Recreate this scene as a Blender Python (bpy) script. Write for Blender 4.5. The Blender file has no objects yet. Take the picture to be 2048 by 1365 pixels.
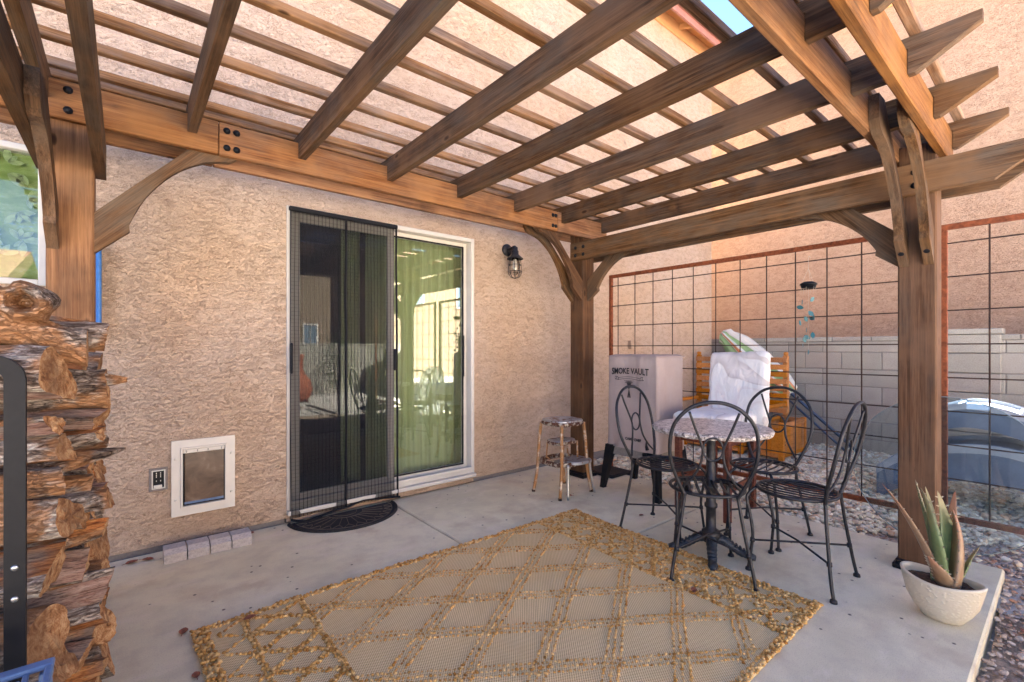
import bpy, math, random
from mathutils import Vector, Matrix, noise
R = math.radians
random.seed(7)
SC = bpy.context.scene
COL = SC.collection

# ------------------------------------------------------------------ camera, sky, sun, exposure
cam = bpy.data.cameras.new('camera')
camo = bpy.data.objects.new('camera', cam); COL.objects.link(camo)
camo.location = (0, 0, 1.2)
camo.rotation_euler = (R(90), 0, -math.atan2(.6389, .7693))
cam.sensor_width = 36; cam.lens = 932 / 2048 * 36
cam.shift_y = 15.5 / 2048
cam.clip_start = .02; cam.clip_end = 500
SC.camera = camo
SUN_EL = R(46.5); SUN_AZ = math.atan2(.50, 1.0)      # from behind the house
w = bpy.data.worlds.new('World'); SC.world = w; w.use_nodes = True
nt = w.node_tree; nt.nodes.clear()
sky = nt.nodes.new('ShaderNodeTexSky'); sky.sky_type = 'NISHITA'; sky.sun_disc = False
sky.sun_elevation = SUN_EL; sky.sun_rotation = SUN_AZ
sky.air_density = .32; sky.dust_density = 0.0; sky.ozone_density = 1.6
bg = nt.nodes.new('ShaderNodeBackground'); bg.inputs[1].default_value = .05
wo = nt.nodes.new('ShaderNodeOutputWorld')
nt.links.new(sky.outputs[0], bg.inputs[0]); nt.links.new(bg.outputs[0], wo.inputs[0])
sl = bpy.data.lights.new('sun', 'SUN'); sl.energy = 5.0; sl.angle = R(.5); sl.color = (1, .965, .90)
so = bpy.data.objects.new('sun', sl); COL.objects.link(so)
sd = Vector((math.sin(SUN_AZ) * math.cos(SUN_EL), math.cos(SUN_AZ) * math.cos(SUN_EL), math.sin(SUN_EL)))
so.rotation_euler = sd.to_track_quat('Z', 'Y').to_euler()
SC.view_settings.view_transform = 'Standard'; SC.view_settings.look = 'None'
SC.view_settings.gamma = 1; SC.view_settings.use_curve_mapping = False
SC.view_settings.exposure = 4.42

# ------------------------------------------------------------------ material helpers
class NT:
    def __init__(s, name):
        s.m = bpy.data.materials.new(name); s.m.use_nodes = True
        s.t = s.m.node_tree; s.b = s.t.nodes['Principled BSDF']; s.o = s.t.nodes['Material Output']
    def n(s, typ, **kw):
        nd = s.t.nodes.new(typ)
        for k, v in kw.items():
            if k.startswith('i_'):
                key = k[2:]; key = int(key) if key.isdigit() else key.replace('_', ' ')
                s.set(nd.inputs[key], v)
            else: setattr(nd, k, v)
        return nd
    def set(s, sock, v):
        if isinstance(v, bpy.types.NodeSocket): s.t.links.new(v, sock)
        elif isinstance(v, bpy.types.Node): s.t.links.new(v.outputs[0], sock)
        else: sock.default_value = v
    def coord(s, kind='Object', scale=(1, 1, 1), rnd=False, rot=(0, 0, 0)):
        tc = s.n('ShaderNodeTexCoord').outputs[kind]
        if kind == 'Object' and rnd:
            oi = s.n('ShaderNodeObjectInfo')
            mu = s.n('ShaderNodeMath', operation='MULTIPLY', i_0=oi.outputs['Random'], i_1=37.0)
            va = s.n('ShaderNodeVectorMath', operation='ADD', i_0=tc); s.set(va.inputs[1], mu)
            tc = va.outputs[0]
        mp = s.n('ShaderNodeMapping', i_Vector=tc); mp.inputs['Scale'].default_value = scale
        mp.inputs['Rotation'].default_value = rot
        return mp.outputs[0]
    def noise(s, vec, scale=5, detail=4, rough=.5, dist=0):
        return s.n('ShaderNodeTexNoise', i_Vector=vec, i_Scale=scale, i_Detail=detail, i_Roughness=rough, i_Distortion=dist).outputs[0]
    def ramp(s, fac, stops, interp='LINEAR'):
        r = s.n('ShaderNodeValToRGB', i_0=fac); cr = r.color_ramp; cr.interpolation = interp
        while len(cr.elements) < len(stops): cr.elements.new(.5)
        for e, (p, c) in zip(cr.elements, stops):
            e.position = p; e.color = (c, c, c, 1) if isinstance(c, (int, float)) else (*c, 1)
        return r.outputs[0]
    def mix(s, fac, a, b, mode='MIX'):
        m = s.n('ShaderNodeMix', data_type='RGBA', blend_type=mode)
        s.set(m.inputs[0], fac); 
        for i, v in ((6, a), (7, b)):
            if isinstance(v, tuple) and len(v) == 3: v = (*v, 1)
            s.set(m.inputs[i], v)
        return m.outputs[2]
    def math(s, op, a, b=0.0):
        m = s.n('ShaderNodeMath', operation=op); s.set(m.inputs[0], a); s.set(m.inputs[1], b); return m.outputs[0]
    def bump(s, h, strength=.5, dist=.01, prev=None):
        b = s.n('ShaderNodeBump', i_Height=h, i_Strength=strength, i_Distance=dist)
        if prev: s.set(b.inputs['Normal'], prev)
        return b.outputs[0]
    def fin(s, color=None, rough=None, normal=None, metal=None, spec=None, **kw):
        for k, v in (('Base Color', color), ('Roughness', rough), ('Normal', normal), ('Metallic', metal), ('Specular IOR Level', spec)):
            if v is None: continue
            if isinstance(v, tuple) and len(v) == 3: v = (*v, 1)
            s.set(s.b.inputs[k], v)
        return s.m

def plain(name, col, rough=.6, metal=0.0, var=.15, nscale=20, bump=.15, spec=.4):
    g = NT(name); c = g.coord()
    n1 = g.noise(c, nscale, 5, .6); 
    lo = tuple(x * (1 - var) for x in col); hi = tuple(min(1, x * (1 + var)) for x in col)
    cc = g.ramp(n1, [(.3, lo), (.7, hi)])
    return g.fin(cc, rough, g.bump(n1, bump, .003), metal, spec)

def stucco(name, base, stain, fine=1.0, stain_amt=.8):
    g = NT(name); c = g.coord()
    cs = g.coord('Object', (1.0, 1.0, 1.8))
    a = g.noise(cs, 27 * fine, 5, .60, 1.3)
    isl = g.ramp(a, [(.40, 0), (.435, .8), (.5, .85), (.525, 1), (.7, 1)])
    b2 = g.noise(cs, 52 * fine, 5, .64, .8)
    isl2 = g.ramp(b2, [(.46, 0), (.51, 1)])
    gr = g.noise(c, 170, 3, .7)
    cover = g.ramp(g.noise(c, 3.2, 3, .5), [(.35, .7), (.6, 1)])
    h = g.math('MULTIPLY', g.math('ADD', isl, g.math('MULTIPLY', isl2, .5)), cover)
    h = g.math('ADD', h, g.math('MULTIPLY', gr, .35))
    lowf = g.noise(c, .8, 4, .6)
    mid = g.noise(c, 5, 5, .6)
    col = g.mix(g.math('MULTIPLY', g.ramp(lowf, [(.42, 0), (.66, 1)]), stain_amt), base, stain)
    col = g.mix(g.ramp(mid, [(.3, .16), (.7, 0)]), col, tuple(x * .72 for x in base))
    # relief shade painted into the colour along the trowelled edges
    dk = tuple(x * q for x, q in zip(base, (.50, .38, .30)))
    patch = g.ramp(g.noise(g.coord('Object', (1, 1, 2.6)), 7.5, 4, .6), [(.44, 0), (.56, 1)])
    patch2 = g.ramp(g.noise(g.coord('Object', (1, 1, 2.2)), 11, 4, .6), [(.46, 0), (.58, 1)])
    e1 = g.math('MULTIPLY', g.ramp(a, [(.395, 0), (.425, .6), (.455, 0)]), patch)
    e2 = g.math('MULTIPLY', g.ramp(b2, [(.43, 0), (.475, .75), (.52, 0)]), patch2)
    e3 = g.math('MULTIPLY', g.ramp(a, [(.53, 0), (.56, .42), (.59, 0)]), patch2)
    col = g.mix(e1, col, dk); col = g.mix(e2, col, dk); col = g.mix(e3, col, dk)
    col = g.mix(g.ramp(gr, [(.36, .42), (.52, 0)]), col, tuple(x * .60 for x in base))
    return g.fin(col, .93, g.bump(h, 1.0, .0065), spec=.15)

def wood(name, dark, mid, light, grey, greyamt=.5, rough=.72, fine=1.0):
    g = NT(name)
    c = g.coord('Object', (1, 1, 1), rnd=True)
    st = g.n('ShaderNodeMapping', i_Vector=c); st.inputs['Scale'].default_value = (.55, 20 * fine, 20 * fine)
    gr = g.noise(st.outputs[0], 3.0, 7, .62, .35)
    st2 = g.n('ShaderNodeMapping', i_Vector=c); st2.inputs['Scale'].default_value = (2.2, 70 * fine, 70 * fine)
    fi = g.noise(st2.outputs[0], 3.0, 5, .7)
    col = g.ramp(gr, [(.30, dark), (.46, mid), (.68, light)])
    col = g.mix(g.ramp(fi, [(.38, .50), (.54, 0)]), col, tuple(x * .8 for x in dark))
    st3 = g.n('ShaderNodeMapping', i_Vector=c); st3.inputs['Scale'].default_value = (1.4, 4.5, 4.5)
    wz = g.noise(st3.outputs[0], 2.2, 5, .65)
    wm = g.math('MULTIPLY', g.ramp(wz, [(.42, 0), (.68, 1)]), greyamt)
    col = g.mix(wm, col, g.mix(fi, tuple(x * .5 for x in grey), grey))
    # dark water stains
    sn = g.noise(c, 3.1, 3, .55)
    col = g.mix(g.ramp(sn, [(.58, 0), (.76, .55)]), col, (.035, .024, .018))
    st4 = g.n('ShaderNodeMapping', i_Vector=c); st4.inputs['Scale'].default_value = (.5, 34, 34)
    ck = g.noise(st4.outputs[0], 2.2, 3, .5)
    ckm = g.math('MULTIPLY', g.ramp(ck, [(.495, 0), (.505, .8), (.515, 0)]), g.ramp(g.noise(c, 2.4, 2), [(.5, 0), (.6, 1)]))
    col = g.mix(ckm, col, (.02, .011, .007))
    pt = g.noise(c, 2.0, 4, .6)
    col = g.mix(g.ramp(pt, [(.36, .55), (.50, 0)]), col, light)
    # knots
    kv = g.n('ShaderNodeMapping', i_Vector=c); kv.inputs['Scale'].default_value = (2.3, 5.2, 5.2)
    vo = g.n('ShaderNodeTexVoronoi', i_Vector=kv.outputs[0], i_Scale=1.0)
    vo.feature = 'F1'
    kd = vo.outputs['Distance']
    col = g.mix(g.ramp(kd, [(.030, .9), (.052, .6), (.068, .0)]), col, (.045, .022, .012))
    ring = g.ramp(kd, [(.062, 0), (.085, .5), (.14, 0)])
    col = g.mix(ring, col, light)
    oi = g.n('ShaderNodeObjectInfo')
    hv = g.n('ShaderNodeHueSaturation', i_Color=col)
    g.set(hv.inputs['Value'], g.n('ShaderNodeMapRange', i_Value=oi.outputs['Random'], i_3=.82, i_4=1.16))
    g.set(hv.inputs['Saturation'], g.n('ShaderNodeMapRange', i_Value=g.math('FRACT', g.math('MULTIPLY', oi.outputs['Random'], 7.3)), i_3=.88, i_4=1.08))
    h = g.math('ADD', gr, g.math('MULTIPLY', fi, .6))
    return g.fin(hv.outputs[0], rough, g.bump(h, .5, .002), spec=.12)

def glass(name, tint=(.93, .96, .95), refl=.10, gain=1.6, rough=0.0, body=None, bodyfac=0):
    g = NT(name); g.t.nodes.remove(g.b)
    tr = g.n('ShaderNodeBsdfTransparent'); tr.inputs[0].default_value = (*tint, 1)
    gl = g.n('ShaderNodeBsdfGlossy'); gl.inputs['Roughness'].default_value = rough
    fr = g.n('ShaderNodeFresnel', i_IOR=1.5)
    f = g.math('ADD', g.math('MULTIPLY', fr, gain), refl)
    mx = g.n('ShaderNodeMixShader'); g.set(mx.inputs[0], f); g.set(mx.inputs[1], tr); g.set(mx.inputs[2], gl)
    out = mx
    if body:
        df = g.n('ShaderNodeBsdfDiffuse'); df.inputs[0].default_value = (*body, 1)
        m2 = g.n('ShaderNodeMixShader', i_0=bodyfac); g.set(m2.inputs[1], mx); g.set(m2.inputs[2], df); out = m2
    g.t.links.new(out.outputs[0], g.o.inputs[0])
    return g.m

MAT = {}
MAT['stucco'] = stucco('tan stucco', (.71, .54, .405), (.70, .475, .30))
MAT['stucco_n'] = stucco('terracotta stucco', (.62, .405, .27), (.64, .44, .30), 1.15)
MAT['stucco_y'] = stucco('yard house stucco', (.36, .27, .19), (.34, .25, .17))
MAT['w_post'] = wood('brown post timber', (.048, .020, .008), (.098, .044, .018), (.165, .078, .034), (.11, .085, .065), .4)
MAT['w_amber'] = wood('amber post timber', (.12, .046, .014), (.24, .100, .030), (.36, .165, .055), (.20, .145, .10), .3)
MAT['w_beam'] = wood('orange beam timber', (.13, .052, .022), (.28, .118, .048), (.44, .215, .092), (.28, .215, .16), .4)
MAT['w_raft'] = wood('weathered rafter timber', (.046, .022, .009), (.110, .055, .024), (.21, .112, .052), (.16, .13, .10), .7)
MAT['w_slat'] = wood('slat timber', (.10, .046, .02), (.24, .118, .055), (.42, .235, .12), (.38, .31, .25), .6)
MAT['w_bench'] = wood('honey bench timber', (.40, .13, .018), (.60, .215, .035), (.70, .29, .06), (.40, .22, .1), .1, .5)
MAT['w_red'] = wood('dark red chair timber', (.07, .018, .01), (.14, .036, .018), (.19, .055, .028), (.1, .05, .04), .15, .45)
MAT['eave'] = plain('orange painted eave timber', (.62, .33, .14), .75, 0, .08, 6)
MAT['fascia'] = plain('faded red fascia paint', (.36, .16, .12), .7, 0, .15, 8)
MAT['roof'] = plain('roof tile clay', (.30, .17, .12), .85, 0, .25, 5)

def concrete():
    g = NT('patio concrete'); c = g.coord()
    lf = g.noise(c, 1.1, 5, .6, .4); mf = g.noise(c, 7, 6, .65); ff = g.noise(c, 220, 3, .6)
    col = g.ramp(lf, [(.30, (.64, .57, .40)), (.5, (.79, .715, .51)), (.70, (.87, .80, .60))])
    col = g.mix(g.ramp(mf, [(.35, .3), (.55, 0)]), col, (.46, .38, .30))
    sc = g.noise(g.coord('Object', (2.5, 9, 1), rot=(0, 0, .7)), 3, 6, .7)
    col = g.mix(g.ramp(sc, [(.58, 0), (.75, .45)]), col, (.70, .62, .55))
    rs = g.noise(g.coord('Object', (1, 1, 1), rot=(0, 0, 0)), 2.1, 5, .6)
    col = g.mix(g.ramp(rs, [(.55, 0), (.75, .6)]), col, (.46, .31, .19))
    wh = g.noise(g.coord('Object', (1.3, 3, 1), rot=(0, 0, -.7)), 2.2, 6, .7)
    col = g.mix(g.ramp(wh, [(.54, 0), (.66, .5)]), col, (.86, .76, .62))
    col = g.mix(g.ramp(ff, [(.3, .35), (.5, 0)]), col, (.33, .26, .20))
    vo = g.n('ShaderNodeTexVoronoi', i_Vector=c, i_Scale=9.5, i_Randomness=1.0)
    sp = g.ramp(vo.outputs['Distance'], [(.05, .95), (.085, 0)])
    vn = g.ramp(g.noise(c, 1.7, 2), [(.30, 0), (.42, 1)])
    col = g.mix(g.math('MULTIPLY', sp, vn), col, (.09, .07, .06))
    h = g.math('ADD', g.math('MULTIPLY', ff, .4), mf)
    return g.fin(col, .88, g.bump(h, .35, .003), spec=.25)
MAT['concrete'] = concrete()

def ground_mat():
    g = NT('packed desert dirt'); c = g.coord()
    a = g.noise(c, 3, 6, .65); b = g.noise(c, 60, 5, .7)
    col = g.ramp(a, [(.3, (.34, .24, .165)), (.7, (.50, .38, .28))])
    col = g.mix(g.ramp(b, [(.35, .6), (.6, 0)]), col, (.13, .09, .07))
    return g.fin(col, .95, g.bump(b, .8, .01), spec=.15)
MAT['dirt'] = ground_mat()
MAT['yard'] = plain('pale yard gravel', (.50, .445, .395), .95, 0, .4, 55, .9)

def stones_mat(name, stops, rough=.85):
    g = NT(name)
    ge = g.n('ShaderNodeNewGeometry')
    col = g.ramp(ge.outputs['Random Per Island'], stops, 'CONSTANT')
    n1 = g.noise(g.coord(), 90, 4, .6)
    col = g.mix(g.ramp(n1, [(.3, .35), (.65, 0)]), col, (.12, .09, .08))
    return g.fin(col, rough, g.bump(n1, .5, .002), spec=.25)
MAT['gravel'] = stones_mat('mixed river gravel', [(0, (.86, .80, .58)), (.16, (.68, .61, .43)), (.3, (.86, .80, .60)), (.44, (.62, .57, .44)),
    (.58, (.78, .63, .44)), (.7, (.94, .90, .74)), (.82, (.64, .43, .27)), (.92, (.76, .72, .57))])
MAT['grit'] = stones_mat('brown grit', [(0, (.58, .43, .31)), (.2, (.42, .30, .22)), (.4, (.70, .56, .44)), (.6, (.33, .24, .19)), (.8, (.60, .47, .38)), (.93, (.62, .34, .21))])

def block_mat():
    g = NT('grey concrete block'); c = g.coord()
    oi = g.n('ShaderNodeObjectInfo')
    col = g.ramp(oi.outputs['Random'], [(0, (.38, .35, .29)), (.35, (.45, .415, .345)), (.6, (.42, .37, .315)), (.85, (.48, .45, .38))])
    a = g.noise(c, 150, 4, .7); b = g.noise(c, 4, 5, .6)
    col = g.mix(g.ramp(b, [(.35, .3), (.65, 0)]), col, (.27, .23, .20))
    col = g.mix(g.ramp(a, [(.32, .55), (.55, 0)]), col, (.16, .135, .12))
    return g.fin(col, .95, g.bump(a, .6, .003), spec=.15)
MAT['block'] = block_mat()
MAT['mortar'] = plain('mortar', (.24, .21, .19), .95, 0, .15, 60)
MAT['paver'] = plain('grey paver concrete', (.50, .45, .42), .92, 0, .22, 90, .5)
MAT['black'] = plain('black powder coat', (.008, .0085, .011), .5, .0, .15, 60, .1, .22)
MAT['blackp'] = plain('black plastic', (.009, .0095, .013), .55, 0, .2, 40, .2, .25)
MAT['iron'] = plain('dark wrought iron', (.035, .034, .038), .45, .55, .35, 45, .35)
MAT['blue_iron'] = plain('blue grey cast iron', (.035, .042, .055), .55, .3, .6, 30, .7)

def rusty(name, metal_col, rust_col, amt=.5, mrough=.3, scale=9):
    g = NT(name); c = g.coord()
    a = g.noise(c, scale, 7, .7); b = g.noise(c, 120, 4, .6)
    f = g.ramp(a, [(.38 + amt * .12, 1), (.46 + amt * .12, 0)])
    col = g.mix(f, metal_col, g.mix(b, tuple(x * .5 for x in rust_col), rust_col))
    g.set(g.b.inputs['Metallic'], g.math('MULTIPLY', g.math('SUBTRACT', 1.0, f), .85))
    g.set(g.b.inputs['Roughness'], g.math('ADD', g.math('MULTIPLY', f, .5), mrough))
    return g.fin(col, None, g.bump(g.math('ADD', a, g.math('MULTIPLY', b, .4)), .4, .002))
MAT['rust'] = plain('rusted steel rail', (.23, .065, .025), .85, .1, .45, 40, .5)
MAT['rustdark'] = plain('dark rusted wire', (.055, .03, .022), .75, .3, .5, 25, .4)
MAT['chrome_rust'] = rusty('rusted chrome tube', (.62, .50, .38), (.50, .24, .09), 1.0, .42, 7)
MAT['step_top'] = rusty('scuffed step plate', (.46, .47, .50), (.30, .15, .08), .25, .42, 14)
MAT['flaked'] = rusty('flaking paint band', (.55, .48, .38), (.13, .045, .022), .95, .6, 30)
MAT['steel'] = plain('bright screw steel', (.55, .54, .52), .3, .9, .1, 40)
MAT['vinyl'] = plain('white vinyl frame', (.66, .62, .55), .5, 0, .05, 6, .05)
MAT['petframe'] = plain('cream plastic frame', (.76, .72, .64), .5, 0, .04, 10, .05)
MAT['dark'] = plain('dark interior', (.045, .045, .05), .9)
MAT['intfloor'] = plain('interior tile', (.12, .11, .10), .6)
MAT['glass'] = glass('door glass', (.86, .92, .88), .075, 1.25)
MAT['glass_w'] = glass('window film glass', (.86, .90, .86), .02, 1.0)
MAT['glass_disc'] = glass('clear glass table disc', (.86, .92, .94), .02, .8, 0, (.36, .44, .50), .03)
MAT['bulbglass'] = glass('lamp glass', (.9, .88, .84), .10, 1.4)

def flap_mat():
    g = NT('cloudy brown flap'); c = g.coord()
    a = g.noise(c, 7, 5, .6, .5)
    col = g.ramp(a, [(.3, (.06, .035, .022)), (.55, (.16, .10, .065)), (.8, (.34, .27, .21))])
    return g.fin(col, .28, g.bump(a, .2, .004), spec=.5)
MAT['flap'] = flap_mat()

def screen_mat():
    g = NT('black insect mesh'); g.t.nodes.remove(g.b)
    tc = g.n('ShaderNodeTexCoord').outputs['Object']; sp = g.n('ShaderNodeSeparateXYZ', i_0=tc)
    def lines(o, per, wdt):
        fr = g.math('FRACT', g.math('DIVIDE', o, per)); return g.math('LESS_THAN', fr, wdt)
    wob = g.noise(g.coord('Object', (6, 6, .5)), 2.0, 2, .5)
    xo = g.math('ADD', sp.outputs[0], g.math('MULTIPLY', wob, .016))
    v = lines(xo, .026, .15)
    hh = lines(sp.outputs[2], .026, .075)
    m = g.math('MAXIMUM', v, g.math('MULTIPLY', hh, .6))
    al = g.math('ADD', g.math('MULTIPLY', m, .34), .58)
    tr = g.n('ShaderNodeBsdfTransparent'); df = g.n('ShaderNodeBsdfDiffuse'); df.inputs[0].default_value = (.02, .021, .026, 1)
    mx = g.n('ShaderNodeMixShader'); g.set(mx.inputs[0], al); g.set(mx.inputs[1], tr); g.set(mx.inputs[2], df)
    g.t.links.new(mx.outputs[0], g.o.inputs[0]); return g.m
MAT['mesh'] = screen_mat()

def curtain_mat():
    g = NT('green curtain cloth'); c = g.coord('Object', (30, 30, 1.2))
    a = g.noise(c, 1, 4, .6)
    col = g.ramp(a, [(.3, (.52, .52, .30)), (.7, (.74, .73, .50))])
    g.set(g.b.inputs['Emission Color'], col) if False else None
    return g.fin(col, .8)
MAT['curtain'] = curtain_mat()

def film_mat():
    g = NT('green shade behind film'); c = g.coord()
    a = g.noise(g.coord('Object', (2, 2, 5)), 3.5, 5, .6); b = g.noise(c, 45, 4, .7)
    col = g.ramp(a, [(.3, (.20, .30, .08)), (.5, (.33, .44, .16)), (.60, (.46, .56, .26)), (.70, (.44, .58, .62))])
    col = g.mix(g.ramp(b, [(.4, .4), (.6, 0)]), col, (.30, .42, .12))
    return g.fin(col, .6)
MAT['film'] = film_mat()
MAT['decal'] = plain('frosted leaf decal', (.62, .72, .52), .5)
MAT['decal_fill'] = plain('pale leaf decal', (.46, .56, .32), .5, 0, .25, 40)

def jute():
    g = NT('woven jute'); tc = g.n('ShaderNodeTexCoord').outputs['Object']
    mp = g.n('ShaderNodeMapping', i_Vector=tc); mp.inputs['Rotation'].default_value = (0, 0, 0)
    sp = g.n('ShaderNodeSeparateXYZ', i_0=mp)
    nz = g.noise(g.coord(), 35, 3, .6)
    xa = g.math('ADD', g.math('MULTIPLY', sp.outputs[0], 2 * math.pi / .011), g.math('MULTIPLY', nz, 1.6))
    ya = g.math('ADD', g.math('MULTIPLY', sp.outputs[1], 2 * math.pi / .0125), g.math('MULTIPLY', nz, 1.6))
    ro = g.math('MULTIPLY', g.math('SINE', xa), g.math('SINE', ya))
    h = g.math('ADD', g.math('MULTIPLY', ro, .5), .5)
    fz = g.noise(g.coord('Object', (1, 1, 1)), 300, 3, .7)
    col = g.ramp(g.math('ADD', g.math('MULTIPLY', h, .7), g.math('MULTIPLY', fz, .3)),
                 [(.2, (.28, .165, .065)), (.42, (.68, .495, .25)), (.7, (.95, .77, .46))])
    lf = g.noise(g.coord(), 3, 4, .6)
    col = g.mix(g.ramp(lf, [(.45, 0), (.75, .4)]), col, (.62, .42, .18))
    return g.fin(col, .95, g.bump(h, .6, .003), spec=.1)
MAT['jute'] = jute()
def tuft():
    g = NT('golden jute tuft'); ge = g.n('ShaderNodeNewGeometry')
    col = g.ramp(ge.outputs['Random Per Island'], [(0, (.40, .18, .045)), (.3, (.66, .35, .10)), (.65, (.84, .50, .18)), (1, (.95, .66, .30))])
    n1 = g.noise(g.coord(), 420, 2, .7)
    col = g.mix(g.ramp(n1, [(.35, .45), (.6, 0)]), col, (.20, .09, .02))
    return g.fin(col, .95, g.bump(n1, .8, .002), spec=.1)
MAT['tuft'] = tuft()

def mat_rubber():
    g = NT('dusty rubber mat'); c = g.coord(); a = g.noise(c, 90, 4, .7); b = g.noise(c, 5, 4, .6)
    col = g.ramp(a, [(.35, (.012, .012, .015)), (.65, (.035, .033, .035))])
    col = g.mix(g.ramp(b, [(.5, 0), (.8, .3)]), col, (.12, .10, .085))
    return g.fin(col, .8, g.bump(a, .7, .003), spec=.3)
MAT['rubber'] = mat_rubber()
MAT['matline'] = plain('dusty mat groove', (.17, .135, .10), .95)

def granite():
    g = NT('speckled granite'); c = g.coord()
    vo = g.n('ShaderNodeTexVoronoi', i_Vector=c, i_Scale=95.0)
    vo2 = g.noise(c, 42, 5, .75, 1)
    col = g.ramp(vo2, [(.36, (.04, .04, .042)), (.44, (.20, .17, .16)), (.5, (.50, .44, .40)), (.60, (.80, .75, .70))])
    col = g.mix(g.ramp(vo.outputs['Distance'], [(.25, .35), (.5, 0)]), col, (.30, .22, .20))
    return g.fin(col, .32, g.bump(vo2, .15, .001), spec=.5)
MAT['granite'] = granite()

def canvas(name, col, dirt):
    g = NT(name); c = g.coord()
    a = g.noise(c, 6, 5, .6); b = g.noise(c, 400, 2)
    cc = g.mix(g.ramp(a, [(.4, 0), (.8, .6)]), col, dirt)
    fo = g.noise(g.coord('Object', (1, 1, .30)), 6.5, 2, .4, .3)
    cr_ = g.noise(g.coord('Object', (1, 1, 1)), 16, 5, .65, 1.0)
    return g.fin(cc, .85, g.bump(g.math('ADD', fo, g.math('MULTIPLY', cr_, .12)), .8, .045), spec=.15)
MAT['cover'] = canvas('mauve canvas', (.42, .335, .305), (.33, .26, .235))
def pattern_cloth():
    g = NT('white swirl printed cloth'); c = g.coord()
    a = g.noise(c, 1.7, .6, .4, 1.6)
    band = g.ramp(a, [(.40, (.80, .77, .74)), (.46, (.76, .71, .69)), (.497, (.60, .55, .53)), (.503, (.80, .78, .76)), (.60, (.80, .79, .77)), (.66, (.74, .69, .67)), (.663, (.80, .78, .76))])
    return g.fin(band, .85, g.bump(g.noise(g.coord('Object', (1, 1, .55)), 14, 5, .6, 1.2), .8, .02), spec=.12)
MAT['swirl'] = pattern_cloth()
MAT['s_white'] = plain('cream parasol cloth', (.78, .76, .66), .85, 0, .06, 12)
MAT['s_green'] = plain('green parasol cloth', (.34, .52, .24), .85, 0, .08, 12)
MAT['s_orange'] = plain('orange parasol cloth', (.80, .36, .17), .85, 0, .08, 12)
MAT['pole_blue'] = plain('slate blue pole paint', (.06, .09, .15), .4, .3)
MAT['bluep'] = plain('blue plastic', (.045, .19, .50), .4, 0, .15, 30, .2)
MAT['crate'] = plain('slate blue crate plastic', (.12, .19, .33), .38, 0, .2, 20, .2)
MAT['lounger'] = plain('pale blue grey moulded plastic', (.30, .335, .38), .8, 0, .12, 7, .2)
MAT['lounger_shade'] = plain('slate underside shade', (.10, .14, .21), .55, 0, .2, 7, .2)  # dark colour standing in for the shade below the lounger rims
MAT['terra'] = plain('terracotta clay', (.33, .10, .05), .75, 0, .2, 8)
def pot_mat():
    g = NT('cream textured ceramic'); c = g.coord()
    vo = g.n('ShaderNodeTexVoronoi', i_Vector=g.coord('Object', (1, 1, 1.5)), i_Scale=62.0); vo.feature = 'F1'
    h = g.ramp(vo.outputs['Distance'], [(.1, 0), (.5, 1)])
    col = g.mix(g.noise(c, 9, 4), (.64, .55, .40), (.76, .68, .54))
    col = g.mix(g.ramp(h, [(.55, 0), (1, .25)]), col, (.52, .42, .28))
    return g.fin(col, .42, g.bump(g.math('SUBTRACT', 1.0, h), .55, .005), spec=.3)
MAT['pot'] = pot_mat()
MAT['potrim'] = plain('cream ceramic rim', (.68, .60, .46), .4, 0, .05)
MAT['soil'] = plain('potting soil', (.075, .042, .028), .98, 0, .6, 70, 1.0)
def aloe(name, a1, a2, tip):
    g = NT(name); c = g.coord(); tcg = g.n('ShaderNodeTexCoord').outputs['Generated']; sp = g.n('ShaderNodeSeparateXYZ', i_0=tcg)
    n1 = g.noise(c, 18, 5, .6)
    col = g.ramp(n1, [(.35, a1), (.65, a2)])
    col = g.mix(g.ramp(sp.outputs[2], [(.55, 0), (1, .75)]), col, tip)
    return g.fin(col, .42, g.bump(n1, .2, .003), spec=.45)
MAT['aloe'] = aloe('green aloe skin', (.12, .18, .07), (.22, .27, .11), (.27, .17, .09))
MAT['aloe2'] = aloe('reddened aloe skin', (.26, .15, .08), (.36, .23, .13), (.34, .13, .07))
MAT['thorn'] = plain('pale aloe thorn', (.5, .42, .28), .6)
MAT['leafdry'] = plain('dry red leaf', (.30, .10, .055), .7, 0, .35, 60)
MAT['teal'] = plain('teal acrylic leaf', (.03, .15, .17), .35, 0, .2, 20, .05)
MAT['string'] = plain('clear string', (.55, .5, .4), .4)
MAT['green'] = plain('dusty shrub leaf', (.075, .11, .035), .7, 0, .3, 20)
MAT['ink'] = plain('black print ink', (.02, .018, .02), .7)
MAT['winglass'] = glass('far window glass', (.3, .34, .38), .2, 1.5, .0, (.30, .40, .50), .5)

def bark(nm='cracked grey bark', gain=1.0, crk=.6):
    g = NT(nm); c = g.coord('Object', (1, 1, 1), rnd=True)
    st = g.n('ShaderNodeMapping', i_Vector=c); st.inputs['Scale'].default_value = (1.0, 3.2, 3.2)
    a = g.noise(st.outputs[0], 13, 7, .68, 1.1)
    vo = g.n('ShaderNodeTexVoronoi', i_Vector=g.mix(.12, st.outputs[0], a), i_Scale=36.0); vo.feature = 'DISTANCE_TO_EDGE'
    cr = g.ramp(vo.outputs[0], [(0, 0), (.12, 1)])
    col = g.ramp(a, [(p_, tuple(min(.8, x * gain) for x in c_)) for p_, c_ in [(.32, (.04, .026, .02)), (.45, (.17, .12, .09)), (.55, (.40, .32, .26)), (.66, (.60, .52, .44))]])
    col = g.mix(g.ramp(cr, [(0, crk), (.6, 0)]), col, (.015, .01, .008))
    lf = g.noise(c, 7, 4); col = g.mix(g.ramp(lf, [(.50, 0), (.58, .85)]), col, g.mix(a, (.22, .08, .03), (.62, .32, .14)))
    h = g.math('ADD', a, g.math('MULTIPLY', cr, .6))
    return g.fin(col, .92, g.bump(h, 1.0, .0065), spec=.15)
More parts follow.
